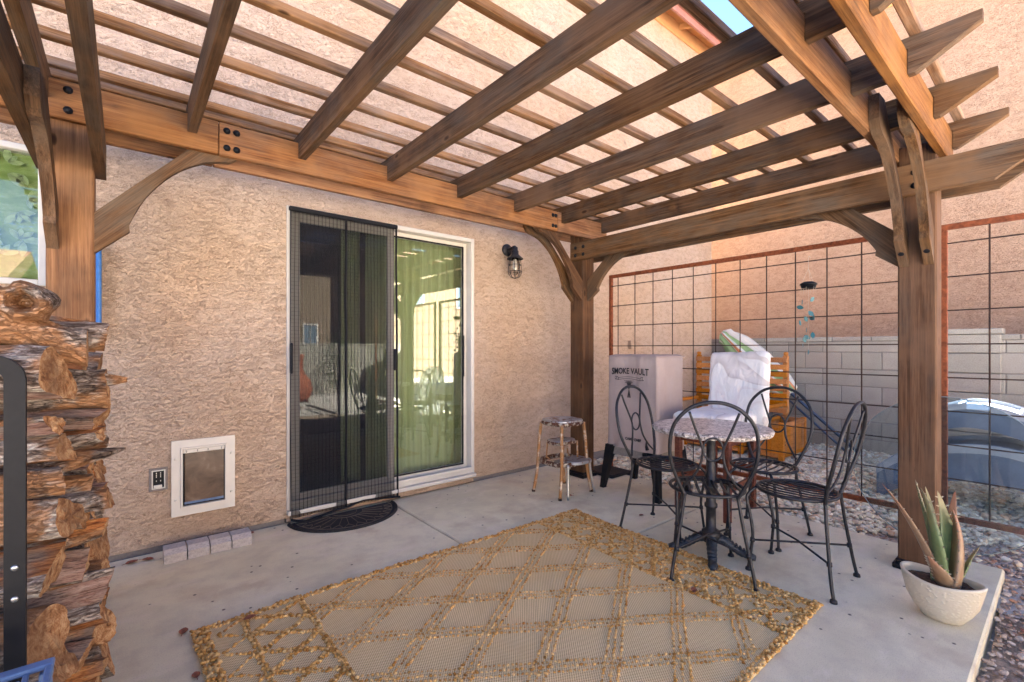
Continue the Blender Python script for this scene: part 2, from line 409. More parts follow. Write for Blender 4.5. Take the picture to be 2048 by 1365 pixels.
def split(nm='split orange heartwood', pink=False):
    g = NT(nm); c = g.coord('Object', (1, 1, 1), rnd=True)
    st = g.n('ShaderNodeMapping', i_Vector=c); st.inputs['Scale'].default_value = (1.0, 7, 7)
    a = g.noise(st.outputs[0], 9, 8, .7, .9); b = g.noise(st.outputs[0], 40, 4, .7)
    col = g.ramp(a, [(.28, (.05, .018, .009)), (.40, (.28, .09, .03)), (.52, (.54, .21, .07)), (.64, (.66, .33, .13)), (.8, (.72, .46, .24))])
    if pink: col = g.ramp(a, [(.30, (.09, .04, .028)), (.42, (.32, .17, .125)), (.55, (.52, .33, .25)), (.7, (.66, .50, .40))])
    lf = g.noise(c, 6, 4); col = g.mix(g.ramp(lf, [(.50, 0), (.64, .85)]), col, g.mix(a, (.13, .10, .085), (.42, .35, .29)))
    col = g.mix(g.ramp(b, [(.35, .7), (.5, 0)]), col, (.04, .015, .008))
    return g.fin(col, .85, g.bump(g.math('ADD', a, g.math('MULTIPLY', b, .5)), 1.0, .012), spec=.2)
def endg():
    g = NT('cut end grain'); c = g.coord('Object', (.4, 1, 1), rnd=True)
    a = g.noise(c, 40, 5, .7, .6)
    col = g.ramp(a, [(.34, (.13, .05, .018)), (.46, (.36, .17, .07)), (.62, (.58, .36, .18))])
    so_ = g.n('ShaderNodeSeparateXYZ', i_0=g.n('ShaderNodeTexCoord').outputs['Object'])
    rr_ = g.math('SQRT', g.math('ADD', g.math('MULTIPLY', so_.outputs[1], so_.outputs[1]), g.math('MULTIPLY', so_.outputs[2], so_.outputs[2])))
    rg = g.math('SINE', g.math('ADD', g.math('MULTIPLY', rr_, 900), g.math('MULTIPLY', a, 9)))
    col = g.mix(g.ramp(rg, [(.2, 0), (.9, .22)]), col, (.12, .045, .018))
    col = g.mix(g.ramp(g.noise(c, 9, 3), [(.45, 0), (.62, .6)]), col, (.14, .07, .035))
    return g.fin(col, .85, g.bump(a, .7, .006), spec=.2)
MAT['bark'] = bark(); MAT['split'] = split(); MAT['endg'] = endg()
MAT['bark_grey'] = bark('silvery weathered log', 1.5, .35); MAT['split_pink'] = split('pink grey split wood', True)

# ------------------------------------------------------------------ mesh helpers
class MB:
    def __init__(s): s.v = []; s.f = []; s.mi = []; s.cur = 0
    def add(s, vs, fs):
        o = len(s.v); s.v += [tuple(v) for v in vs]; s.f += [tuple(i + o for i in f) for f in fs]; s.mi += [s.cur] * len(fs); return s
    def box(s, x0, x1, y0, y1, z0, z1, b=0.0, M=None):
        cx, cy, cz = (x0 + x1) / 2, (y0 + y1) / 2, (z0 + z1) / 2; h = (abs(x1 - x0) / 2, abs(y1 - y0) / 2, abs(z1 - z0) / 2)
        b = min(b, min(h) * .9)
        if b <= 0:
            vs = [(cx + i * h[0], cy + j * h[1], cz + k * h[2]) for i in (-1, 1) for j in (-1, 1) for k in (-1, 1)]
            fs = [(0, 1, 3, 2), (4, 6, 7, 5), (0, 4, 5, 1), (2, 3, 7, 6), (0, 2, 6, 4), (1, 5, 7, 3)]
        else:
            vs = []; idx = {}
            for i in (-1, 1):
                for j in (-1, 1):
                    for k in (-1, 1):
                        for a in range(3):
                            hh = [h[q] - (0 if q == a else b) for q in range(3)]
                            idx[(i, j, k, a)] = len(vs); vs.append((cx + i * hh[0], cy + j * hh[1], cz + k * hh[2]))
            fs = []
            q4 = [(-1, -1), (1, -1), (1, 1), (-1, 1)]
            for sgn in (-1, 1):
                fs.append([idx[(sgn, p, q, 0)] for p, q in q4][::sgn])
                fs.append([idx[(q, sgn, p, 1)] for p, q in q4][::sgn])
                fs.append([idx[(p, q, sgn, 2)] for p, q in q4][::sgn])
            for p in (-1, 1):
                for q in (-1, 1):
                    e = [idx[(-1, p, q, 1)], idx[(1, p, q, 1)], idx[(1, p, q, 2)], idx[(-1, p, q, 2)]]; fs.append(e if p * q < 0 else e[::-1])
                    e = [idx[(p, -1, q, 2)], idx[(p, 1, q, 2)], idx[(p, 1, q, 0)], idx[(p, -1, q, 0)]]; fs.append(e if p * q > 0 else e[::-1])
                    e = [idx[(p, q, -1, 0)], idx[(p, q, 1, 0)], idx[(p, q, 1, 1)], idx[(p, q, -1, 1)]]; fs.append(e if p * q > 0 else e[::-1])
            for i in (-1, 1):
                for j in (-1, 1):
                    for k in (-1, 1):
                        e = [idx[(i, j, k, a)] for a in range(3)]; fs.append(e if i * j * k > 0 else e[::-1])
        if M: vs = [M @ Vector(v) for v in vs]
        return s.add(vs, fs)
    def tube(s, pts, r, n=8, closed=False, flat=None):
        pts = [Vector(p) for p in pts]; N = len(pts); rs = r if isinstance(r, (list, tuple)) else [r] * N
        vs = []; up = None
        for i, p in enumerate(pts):
            if closed: t = pts[(i + 1) % N] - pts[i - 1]
            else: t = pts[min(i + 1, N - 1)] - pts[max(i - 1, 0)]
            if t.length < 1e-9: t = Vector((0, 0, 1))
            t.normalize()
            if up is None: up = Vector((0, 0, 1)) if abs(t.z) < .9 else Vector((1, 0, 0))
            sd_ = t.cross(up)
            if sd_.length < 1e-5: sd_ = t.orthogonal()
            sd_.normalize(); up = sd_.cross(t).normalized()
            for k in range(n):
                a = 2 * math.pi * k / n
                ka, kb = (flat if flat else (1, 1))
                vs.append(p + sd_ * math.cos(a) * rs[i] * ka + up * math.sin(a) * rs[i] * kb)
        fs = []
        for i in range(N if closed else N - 1):
            j = (i + 1) % N
            for k in range(n):
                l = (k + 1) % n; fs.append((i * n + k, i * n + l, j * n + l, j * n + k))
        if not closed: fs += [tuple(range(n))[::-1], tuple((N - 1) * n + k for k in range(n))]
        return s.add(vs, fs)
    def lathe(s, prof, cx=0, cy=0, n=24, M=None, sx=1, sy=1):
        vs = []; fs = []
        for r, z in prof:
            for k in range(n):
                a = 2 * math.pi * k / n; vs.append(Vector((cx + r * sx * math.cos(a), cy + r * sy * math.sin(a), z)))
        for i in range(len(prof) - 1):
            for k in range(n):
                l = (k + 1) % n; fs.append((i * n + k, i * n + l, (i + 1) * n + l, (i + 1) * n + k))
        if prof[0][0] > 1e-6: fs.append(tuple(range(n))[::-1])
        if prof[-1][0] > 1e-6: fs.append(tuple((len(prof) - 1) * n + k for k in range(n)))
        if M: vs = [M @ v for v in vs]
        return s.add(vs, fs)
    def prism(s, poly, a0, a1, axis='y'):
        """poly of 2D points extruded along axis between a0 and a1. axis y: (x,z); x: (y,z); z: (x,y)"""
        def P(p, a): return (p[0], a, p[1]) if axis == 'y' else ((a, p[0], p[1]) if axis == 'x' else (p[0], p[1], a))
        n = len(poly); vs = [P(p, a0) for p in poly] + [P(p, a1) for p in poly]
        ar = sum(poly[i][0] * poly[(i + 1) % n][1] - poly[(i + 1) % n][0] * poly[i][1] for i in range(n))
        fs = [tuple(range(n)), tuple(range(2 * n - 1, n - 1, -1))] + [(i, i + n, (i + 1) % n + n, (i + 1) % n) for i in range(n)]
        fl = (ar > 0) == (axis != 'y')
        if fl == (a1 > a0): fs = [f[::-1] for f in fs]
        return s.add(vs, fs)
    def mesh(s, name, mats, smooth=False):
        me = bpy.data.meshes.new(name); me.from_pydata(s.v, [], s.f)
        for m in (mats if isinstance(mats, (list, tuple)) else [mats]): me.materials.append(MAT[m] if isinstance(m, str) else m)
        if any(s.mi): me.polygons.foreach_set('material_index', s.mi)
        if smooth: me.polygons.foreach_set('use_smooth', [True] * len(me.polygons))
        me.update(); return me
    def build(s, name, mats, parent=None, smooth=False, **kw):
        return link(name, s.mesh(name, mats, smooth), parent, **kw)

def link(name, me, parent=None, loc=None, rot=None, **kw):
    o = bpy.data.objects.new(name, me); COL.objects.link(o)
    if parent: o.parent = parent
    if loc is not None: o.location = loc
    if rot is not None: o.rotation_euler = rot
    for k, v in kw.items():
        if v: o[k] = v
    return o
def thing(name, label, cat, loc=(0, 0, 0), rz=0, group=None):
    return link(name, None, None, loc, (0, 0, rz), label=label, category=cat, group=group)
def copy_tree(o, parent=None, top=True):
    c = o.copy(); COL.objects.link(c); c.parent = parent
    for ch in KIDS.get(o.name, [x for x in bpy.data.objects if x.parent == o]): copy_tree(ch, c)
    return c
KIDS = {}
def ico():
    t = (1 + 5 ** .5) / 2
    v = [Vector(p).normalized() for p in [(-1, t, 0), (1, t, 0), (-1, -t, 0), (1, -t, 0), (0, -1, t), (0, 1, t), (0, -1, -t), (0, 1, -t), (t, 0, -1), (t, 0, 1), (-t, 0, -1), (-t, 0, 1)]]
    f = [(0, 11, 5), (0, 5, 1), (0, 1, 7), (0, 7, 10), (0, 10, 11), (1, 5, 9), (5, 11, 4), (11, 10, 2), (10, 7, 6), (7, 1, 8), (3, 9, 4), (3, 4, 2), (3, 2, 6), (3, 6, 8), (3, 8, 9), (4, 9, 5), (2, 4, 11), (6, 2, 10), (8, 6, 7), (9, 8, 1)]
    return v, f
ICO = ico()
def bezier(P, n=12):
    """Catmull-Rom through the points"""
    P = [Vector(p) for p in P]; out = []
    for i in range(len(P) - 1):
        p0 = P[max(i - 1, 0)]; p1 = P[i]; p2 = P[i + 1]; p3 = P[min(i + 2, len(P) - 1)]
        for k in range(n):
            t = k / n
            out.append(.5 * ((2 * p1) + (p2 - p0) * t + (2 * p0 - 5 * p1 + 4 * p2 - p3) * t * t + (-p0 + 3 * p1 - 3 * p2 + p3) * t ** 3))
    out.append(P[-1]); return out

W = 3.47       # the house wall plane

# ------------------------------------------------------------------ ground
def sheet(name, x0, x1, y0, y1, z, nx, ny, mat, amp=0.0, **kw):
    m = MB(); vs = []; fs = []
    for j in range(ny + 1):
        for i in range(nx + 1):
            x = x0 + (x1 - x0) * i / nx; y = y0 + (y1 - y0) * j / ny
            vs.append((x, y, z + amp * noise.noise(Vector((x * 1.7, y * 1.7, 0)))))
    for j in range(ny):
        for i in range(nx):
            a = j * (nx + 1) + i; fs.append((a, a + 1, a + nx + 2, a + nx + 1))
    m.add(vs, fs); return m.build(name, mat, None, **kw)
g_ = sheet('ground', -120, 120, -120, 120, -.10, 1, 1, 'yard', kind='structure')
sheet('side_yard_ground', 3.2, 7.2, -4.2, 3.46, -.062, 40, 60, 'yard', .012, kind='structure')

# patio slabs with tooled joints
pat = link('patio', None, None, kind='structure')
J = .006
for (x0, x1, y0, y1) in [(-4.0, 1.6, .237, 3.46), (1.6, 3.68, 1.81, 3.46), (1.6, 3.68, .237, 1.81)]:
    MB().box(x0 + J, x1 - (J if x1 < 3 else 0), y0 + (J if y0 > 1 else 0), y1 - (J if y1 < 3 else 0), -.12, 0, .008).build('slab', 'concrete', pat)
MB().box(-3.99, 3.66, .25, 3.45, -.12, -.014).build('joint_filler', 'soil', pat)
# gravel as real stones, one mesh
def stones(name, n, region, smin, smax, mat, z0, flat=.55, seed=3):
    rnd = random.Random(seed); vs = []; fs = []; iv, fi = ICO
    for k in range(n):
        while True:
            x, y = region(rnd)
            if x is not None: break
        s = smin + (smax - smin) * rnd.random() ** 1.8; a = rnd.random() * 6.28; ca, sa = math.cos(a), math.sin(a)
        el = .7 + .6 * rnd.random(); tilt = (rnd.random() - .5) * .7
        zz = z0 + noise.noise(Vector((x * 1.7, y * 1.7, 0))) * .012 + rnd.random() * s * .5
        o = len(vs)
        for v in iv:
            j = 1 + (rnd.random() - .5) * .45
            px, py, pz = v.x * s * el * j, v.y * s * j / el, v.z * s * flat * j
            pz += px * tilt
            vs.append((x + px * ca - py * sa, y + px * sa + py * ca, zz + pz))
        fs += [(a_ + o, b_ + o, c_ + o) for a_, b_, c_ in fi]
    m = MB(); m.v = vs; m.f = fs; m.mi = [0] * len(fs)
    return m.build(name, mat, None, kind='stuff')
def reg_gravel(r):
    x = 3.69 + 3.25 * r.random(); y = -1.2 + 4.62 * r.random()
    if x < 4.3 and y < .95 - (x - 3.7) * 1.3 + .25 * noise.noise(Vector((x * 3, y * 3, 1))): 
        if r.random() < .93: return None, None
    return x, y
gv = stones('gravel', 15500, reg_gravel, .013, .030, 'gravel', -.048)
gv['label'] = 'mixed grey and rust river gravel filling the strip beyond the patio'; gv['category'] = 'gravel'
def reg_grit(r):
    x = 2.2 + 2.6 * r.random(); y = -1.2 + 2.3 * r.random()
    if x < 3.69 and y > .225: return None, None
    return x, y
sheet('dirt_path', .6, 3.3, -2.2, .22, -.066, 30, 30, 'dirt', .012, kind='structure')
gt = stones('grit', 9000, reg_grit, .004, .016, 'grit', -.056, .6, 5)
gt['label'] = 'loose brown grit and wood chips along the patio edge'; gt['category'] = 'grit'

# ------------------------------------------------------------------ the house
house = thing('house', 'tan stucco house with glass patio door and pet door behind the pergola', 'house', (0, W, 0))
H0 = (0, -W, 0)
def hp(mb, name, mat, parent=house, **kw):
    o = mb.build(name, mat, parent, **kw)
    if parent == house: o.location = H0
    return o
Xr, ZT = 6.78, 5.49
m = MB()
Wb = W + .16
DX0, DX1, DZ0, DZ1 = .857, 2.427, .085, 2.19
WX0, WX1, WZ0, WZ1 = -1.70, -.318, 1.53, 2.255
for (x0, x1, z0, z1) in [(-6, WX0, .03, ZT), (WX0, WX1, .03, WZ0), (WX0, WX1, WZ1, ZT), (WX1, DX0, .03, ZT), (DX0, DX1, DZ1, ZT), (DX1, Xr, .03, ZT), (DX0, DX1, .0, DZ0)]:
    m.box(x0, x1, W, Wb, z0, z1)
m.box(Xr - .16, Xr, Wb, 13, .03, ZT)
hp(m, 'wall', 'stucco')
hp(MB().box(-6, DX0 - .01, W + .012, Wb - .01, -.10, .03).box(DX1 + .01, Xr - .02, W + .012, Wb - .01, -.10, .03), 'weep_screed', 'mortar')
# interior room
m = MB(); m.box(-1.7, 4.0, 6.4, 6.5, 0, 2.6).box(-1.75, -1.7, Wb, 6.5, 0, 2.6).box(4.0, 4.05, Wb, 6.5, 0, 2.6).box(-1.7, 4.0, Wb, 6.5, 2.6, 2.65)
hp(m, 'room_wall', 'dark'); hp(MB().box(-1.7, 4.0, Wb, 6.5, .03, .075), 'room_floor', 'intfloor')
# eave
hp(MB().box(-6, Xr + .02, W - .026, W, ZT - .02, ZT + .20, .004), 'frieze_board', 'eave')
hp((lambda m: m.prism([(W - .03, ZT + .16), (3.20, ZT + .085), (3.20, ZT + .10), (W - .03, ZT + .175)], -6, Xr + .24, 'x'))(MB()), 'soffit', 'eave')
xx = Xr - .10
while xx > -2:
    m = MB(); m.prism([(W - .03, ZT + .085), (3.30, ZT + .030), (3.222, ZT + .040), (3.222, ZT + .085), (W - .03, ZT + .155)], xx - .035, xx, 'x')
    hp(m, 'rafter_tail', 'eave'); xx -= .81
hp(MB().box(-6, Xr + .26, 3.185, 3.219, ZT - .045, ZT + .105, .004), 'fascia', 'fascia')
m = MB(); m.box(-6, Xr + .30, 3.150, 3.184, ZT + .035, ZT + .135, .004); hp(m, 'drip_edge', 'fascia')
m = MB(); m.prism([(3.13, ZT + .137), (9.0, ZT + 2.2), (9.0, ZT + 2.34), (3.13, ZT + .20)], -6, Xr + .40, 'x'); m.prism([(9.0, ZT + 2.2), (15, ZT + .1), (15, ZT + .2), (9.0, ZT + 2.34)], -6, Xr + .40, 'x')
hp(m, 'roof', 'roof')
m = MB(); m.prism([(Wb, ZT), (9, ZT + 2.15), (13, ZT + .75), (13, ZT)], Xr - .15, Xr - .02, 'x'); hp(m, 'gable', 'stucco')

# sliding door
F = .045
def frame(mb, x0, x1, z0, z1, w, y0, y1, b=.004):
    mb.box(x0, x0 + w, y0, y1, z0, z1, b).box(x1 - w, x1, y0, y1, z0, z1, b)
    mb.box(x0 + w, x1 - w, y0, y1, z1 - w, z1, b).box(x0 + w, x1 - w, y0, y1, z0, z0 + w, b)
    return mb
sdoor = hp(frame(MB(), DX0, DX1, DZ0, DZ1, .035, W - .018, W + .10), 'sliding_door', 'vinyl')
def dp(mb, name, mat, **kw): return mb.build(name, mat, sdoor, **kw)
dp(MB().box(DX0, DX1, W - .05, W + .02, DZ0 - .03, DZ0 - .001, .003).box(DX0 + .03, DX1 - .03, W - .03, W + .01, DZ0 + .036, DZ0 + .058, .002), 'sill_track', 'vinyl')
dp(frame(MB(), DX0 + .036, 1.665, DZ0 + .038, DZ1 - .036, .058, W + .018, W + .05), 'sliding_panel', 'vinyl')
dp(frame(MB(), 1.63, DX1 - .036, DZ0 + .038, DZ1 - .036, .045, W + .055, W + .088), 'fixed_panel', 'vinyl')
m = MB(); m.box(DX0 + .094, 1.607, W + .030, W + .036, DZ0 + .096, DZ1 - .094); dp(m, 'glass_pane', 'glass')
m = MB(); m.box(1.675, DX1 - .081, W + .070, W + .076, DZ0 + .083, DZ1 - .081); dp(m, 'glass_pane', 'glass')
dp(frame(MB(), 1.664, DX1 - .072, DZ0 + .072, DZ1 - .070, .011, W + .048, W + .066, .002), 'gasket', 'blackp')
dp(MB().box(2.338, 2.352, W + .03, W + .054, .95, 1.32, .004), 'lock_strip', 'blackp')
# bits of weatherstrip on the right jamb
for z in (.55, 1.85): dp(MB().box(2.336, 2.350, W + .044, W + .056, z, z + .05, .002), 'latch_clip', 'blackp')

# window at the left edge
win = hp(frame(MB(), WX0, WX1, WZ0, WZ1, .032, W - .015, W + .08), 'window', 'vinyl')
MB().box(WX0 + .032, WX1 - .032, W + .028, W + .034, WZ0 + .032, WZ1 - .032).build('pane', 'glass_w', win)
MB().box(WX0 + .03, WX1 - .03, W + .07, W + .075, WZ0 + .03, WZ1 - .03).build('shade', 'film', win)
rd = random.Random(4); m = MB()
def leafpoly(cx, cz, L, a, y, wd=.34, n=7):
    pts = []
    for i in range(n + 1):
        t = i / n; pts.append((t * L, math.sin(math.pi * t) ** .8 * L * wd))
    for i in range(n - 1, 0, -1):
        t = i / n; pts.append((t * L, -math.sin(math.pi * t) ** .8 * L * wd))
    return [(cx + x * math.cos(a) - z * math.sin(a), cz + x * math.sin(a) + z * math.cos(a)) for x, z in pts]
for k in range(30):
    cx = -.78 + rd.random() * .43; cz = WZ0 + .07 + rd.random() * (WZ1 - WZ0 - .14); a0 = rd.random() * 6.28
    for q in range(rd.choice((2, 3, 4))):
        L = .045 + rd.random() * .045
        P = leafpoly(cx, cz, L, a0 + q * .75, 0, .20)
        m.cur = 1; m.prism(P, W + .0362, W + .0372, 'y'); m.cur = 0
        m.tube([(p[0], W + .0358, p[1]) for p in P], .0008, 4, closed=True)
m.build('leaf_decal', ['decal', 'decal_fill'], win, kind='stuff')

# pet door
px0, px1, pz0, pz1 = .214, .546, .185, .643
def miter_frame(mb, x0, x1, z0, z1, w, y0, y1):
    A = [(x0, z0), (x1, z0), (x1, z1), (x0, z1)]; B = [(x0 + w, z0 + w), (x1 - w, z0 + w), (x1 - w, z1 - w), (x0 + w, z1 - w)]
    e = .0006
    for i in range(4):
        j = (i + 1) % 4; mb.prism([A[i], A[j], B[j], B[i]], y0, y1, 'y')
    return mb
pd = hp(miter_frame(MB(), px0, px1, pz0, pz1, .045, W - .014, W + .004), 'pet_door', 'petframe')
miter_frame(MB(), px0 + .0455, px1 - .0455, pz0 + .0455, pz1 - .0455, .010, W - .024, W + .004).build('inner_frame', 'petframe', pd)
MB().box(px0 + .056, px1 - .056, W - .003, W - .001, pz0 + .056, pz1 - .056).build('backing', 'blackp', pd)
MB().box(px0 + .066, px1 - .060, W - .011, W - .006, pz0 + .064, pz1 - .078, .002).build('flap', 'flap', pd)
MB().box(px0 + .058, px1 - .058, W - .020, W - .004, pz1 - .080, pz1 - .058, .002).build('flap_bar', 'petframe', pd)
MB().box(px0 + .064, px1 - .062, W - .014, W - .0115, pz0 + .066, pz0 + .080, .001).build('magnet_strip', 'crate', pd)
for x in (px0 + .02, px1 - .02):
    for z in (pz0 + .10, pz1 - .11):
        M_ = Matrix.Translation((x, W - .014, z)) @ Matrix.Rotation(R(90), 4, 'X')
        MB().lathe([(.008, 0), (.007, .004), (.003, .006)], n=10, M=M_).build('screw_cap', 'petframe', pd, smooth=True)
for x in (px0 + .075, px0 + .13, px0 + .185, px1 - .075):
    for z in (pz1 - .066, pz1 - .073):
        MB().box(x - .0025, x + .0025, W - .0215, W - .0195, z - .002, z + .002).build('screw', 'blackp', pd)
# open electrical box
ex0, ex1, ez0, ez1 = .108, .198, .357, .493
eb = hp(frame(MB(), ex0, ex1, ez0, ez1, .012, W - .006, W + .002, .001), 'outlet_box', 'mortar')
frame(MB(), ex0 + .0125, ex1 - .0125, ez0 + .0125, ez1 - .0125, .006, W - .010, W + .002, .001).build('box_rim', 'petframe', eb)
MB().box(ex0 + .019, ex1 - .019, W - .003, W - .001, ez0 + .019, ez1 - .019).build('socket_face', 'blackp', eb)
for dx in (-.010, .010):
    for dz in (.022, -.012, .012, .034):
        MB().box(.153 + dx - .002, .153 + dx + .002, W - .0055, W - .003, .428 + dz - .004, .428 + dz + .004).build('contact', 'steel', eb)
MB().box(ex0 + .022, ex1 - .028, W - .012, W - .004, ez0 + .02, ez0 + .036, .002).build('mounting_tab', 'petframe', eb)
# small service box far along the wall above the bench
hp(MB().box(4.72, 4.82, W - .05, W + .002, 1.20, 1.30, .006), 'hose_box', 'stucco')

# curtains behind the glass
def curtain(x0, x1, y, z0, z1, amp, per, name, label):
    m = MB(); n = int((x1 - x0) / .008); vs = []; fs = []
    rows = 14
    for j in range(rows + 1):
        z = z0 + (z1 - z0) * j / rows
        for i in range(n + 1):
            x = x0 + (x1 - x0) * i / n
            ph = x / per * 6.283 + 1.3 * noise.noise(Vector((x * 4, z * .3, 2)))
            yy = y + amp * math.sin(ph) * (.7 + .5 * noise.noise(Vector((x * 3, 0, z * .6)))) + .008 * noise.noise(Vector((x * 9, z * 1.5, 3)))
            vs.append((x, yy, z))
    for j in range(rows):
        for i in range(n):
            a = j * (n + 1) + i; fs.append((a, a + 1, a + n + 2, a + n + 1))
    m.add(vs, fs); return m.build(name, 'curtain', None, smooth=True, label=label, category='curtain')
curtain(1.52, 2.50, W + .25, .12, 2.16, .028, .085, 'curtain', 'drawn green pleated curtain behind the right glass pane')
curtain(1.33, 1.50, W + .30, .12, 2.16, .03, .075, 'curtain', 'gathered green curtain in the dark behind the black screen')

# magnetic mesh screen
scr = thing('mesh_screen', 'black magnetic mesh screen hanging over the left half of the patio door', 'screen', (.87, W - .035, 0))
def sp_(mb, name, mat, **kw):
    o = mb.build(name, mat, scr, **kw); o.location = (-.87, -(W - .035), 0); return o
SY = W - .035
def mesh_sheet(x0, x1, seed):
    m = MB(); nx, nz = 16, 30; vs = []; fs = []
    for j in range(nz + 1):
        z = .035 + (2.155 - .035) * j / nz
        for i in range(nx + 1):
            x = x0 + (x1 - x0) * i / nx
            vs.append((x, SY + .008 * noise.noise(Vector((x * 5, z * .9, seed))) - (.02 * (1 - z / .5) if z < .5 else 0) * abs(math.sin(x * 9)), z))
    for j in range(nz):
        for i in range(nx):
            a = j * (nx + 1) + i; fs.append((a, a + 1, a + nx + 2, a + nx + 1))
    m.add(vs, fs); return m
sp_(mesh_sheet(.875, 1.250, 1), 'mesh_panel', 'mesh', smooth=True)
sp_(mesh_sheet(1.262, 1.640, 6), 'mesh_panel', 'mesh', smooth=True)
sp_(MB().box(.866, 1.668, SY - .012, SY + .016, 2.150, 2.182, .006), 'top_band', 'blackp')
def strap(x, wd, dx=0, z0=.03):
    return MB().tube([(x + .004 * noise.noise(Vector((0, 0, z * 2 + x * 9))) + dx * (1 - z / 2.15), SY - .004 + .004 * noise.noise(Vector((3, 0, z * 3 + x))), z) for z in [z0 + (2.152 - z0) * q / 24 for q in range(25)]], wd / 2, 8, flat=(1, .35))
sp_(strap(1.255, .036), 'centre_seam', 'blackp', smooth=True)
sp_(strap(1.655, .030, .012, .02), 'edge_band', 'blackp', smooth=True)
sp_(strap(.872, .012), 'edge_band', 'blackp', smooth=True)
sp_(MB().tube(bezier([(.872, SY - .02, .03), (.95, SY - .05, .012), (1.05, SY - .035, .016), (1.18, SY - .02, .03), (1.262, SY - .012, .03)], 6), .012, 8, flat=(1, .6)), 'hem', 'blackp', smooth=True)
sp_(MB().tube(bezier([(1.262, SY - .012, .03), (1.38, SY - .01, .055), (1.5, SY - .012, .045), (1.6, SY - .02, .035), (1.675, SY - .03, .03)], 6), .012, 8, flat=(1, .6)), 'hem', 'blackp', smooth=True)
hdl = MB().box(.866, .884, SY - .035, SY - .006, 1.03, 1.24, .006); sp_(hdl, 'pull_handle', 'blackp')
sp_(MB().box(1.628, 1.644, SY - .035, SY - .006, 1.03, 1.20, .006), 'pull_handle', 'blackp')

# half round rubber mat
mat_ = thing('door_mat', 'black half round rubber mat with sunburst pattern below the patio door', 'mat', (1.23, 3.40, 0))
RX, RY = .385, .36
arc = [(RX * math.cos(a), -RY * math.sin(a)) for a in [math.pi * q / 40 for q in range(41)]]
MB().prism(arc, .001, .010, 'z').build('mat_base', 'rubber', mat_)
MB().tube([(x * .97, y * .97, .011) for x, y in arc], .010, 8, flat=(1, .6)).build('rim', 'rubber', mat_, smooth=True)
m = MB()
for rr in (.22, .33, .88):
    m.tube([(x * rr, y * rr - .01, .0115) for x, y in arc], .0022, 4)
for q in range(1, 14):
    a = math.pi * q / 14; m.tube([(RX * .34 * math.cos(a), -RY * .34 * math.sin(a) - .01, .0115), (RX * .70 * math.cos(a), -RY * .70 * math.sin(a) - .01, .0115)], .0018, 4)
    P = []
    for s in range(9):
        t = s / 8; b = a + (t - .5) * .20; r = .88 - .14 * math.sin(math.pi * t); P.append((RX * r * math.cos(b), -RY * r * math.sin(b) - .005, .0115))
    m.tube(P, .0018, 4)
m.build('sunburst', 'matline', mat_, kind='stuff')

# wall lamp
LX, LY = 2.815, 3.345
lamp = thing('wall_lamp', 'dark bronze caged barn lamp on the stucco between door and post', 'lamp', (LX, W, 2.12))
def lp(mb, name, mat, **kw):
    o = mb.build(name, mat, lamp, **kw); o.location = (-LX, -W, -2.12); return o
M_ = Matrix.Translation((LX, W, 2.145)) @ Matrix.Rotation(R(90), 4, 'X')
lp(MB().lathe([(.058, 0), (.058, .012), (.05, .022), (.02, .028)], n=28, M=M_), 'wall_plate', 'iron', smooth=True)
lp(MB().tube(bezier([(LX, W - .02, 2.145), (LX, W - .07, 2.15), (LX, LY, 2.155), (LX, LY, 2.12)], 6), .014, 10), 'arm', 'iron', smooth=True)
lp(MB().lathe([(.020, 2.155), (.026, 2.15), (.026, 2.12), (.034, 2.115), (.034, 2.085), (.060, 2.06), (.078, 2.045), (.078, 2.040), (.058, 2.052), (.02, 2.06)], LX, LY, 28), 'shade', 'iron', smooth=True)
lp(MB().lathe([(.030, 2.05), (.038, 2.02), (.042, 1.95), (.032, 1.90), (.010, 1.885), (.0005, 1.884)], LX, LY, 20), 'glass_jar', 'bulbglass', smooth=True)
lp(MB().lathe([(.013, 2.06), (.013, 2.03), (.022, 1.99), (.024, 1.965), (.014, 1.945), (.0005, 1.94)], LX, LY, 16), 'bulb', 'petframe', smooth=True)
m = MB()
for q in range(8):
    a = q * math.pi / 4
    m.tube([(LX + r * math.cos(a), LY + r * math.sin(a), z) for r, z in [(.050, 2.045), (.056, 2.0), (.063, 1.94), (.060, 1.905), (.042, 1.872), (.012, 1.862)]], .0024, 6)
for r, z in ((.057, 1.985), (.0635, 1.925), (.012, 1.862)):
    m.tube([(LX + r * math.cos(2 * math.pi * q / 24), LY + r * math.sin(2 * math.pi * q / 24), z) for q in range(24)], .0026, 6, closed=True)
lp(m, 'cage', 'iron', smooth=True)

# pavers at the foot of the wall
for k in range(4):
    m = MB(); L0 = .002; m.prism([(0, 0), (.118, 0), (.118, .048), (.085, .070), (0, .070)], L0, .106, 'x')
    o = m.build('paver', 'paver', None)
    o.location = (.165 + k * .1085 + .001 * k, 3.335, .001); o.rotation_euler = (0, 0, 0)
    o.scale = (1, -1, 1)
    me = o.data
    for v in me.vertices: v.co.y = -v.co.y
    me.flip_normals(); o.scale = (1, 1, 1)
    o['label'] = ['grey paver nearest the firewood in the row of four at the wall', 'second grey paver from the firewood in the row of four at the wall',
                  'third grey paver from the firewood, directly left of the end one', 'grey paver nearest the door mat in the row of four at the wall'][k]
    o['category'] = 'paver'; o['group'] = 'bevelled pavers along the wall below the pet door'

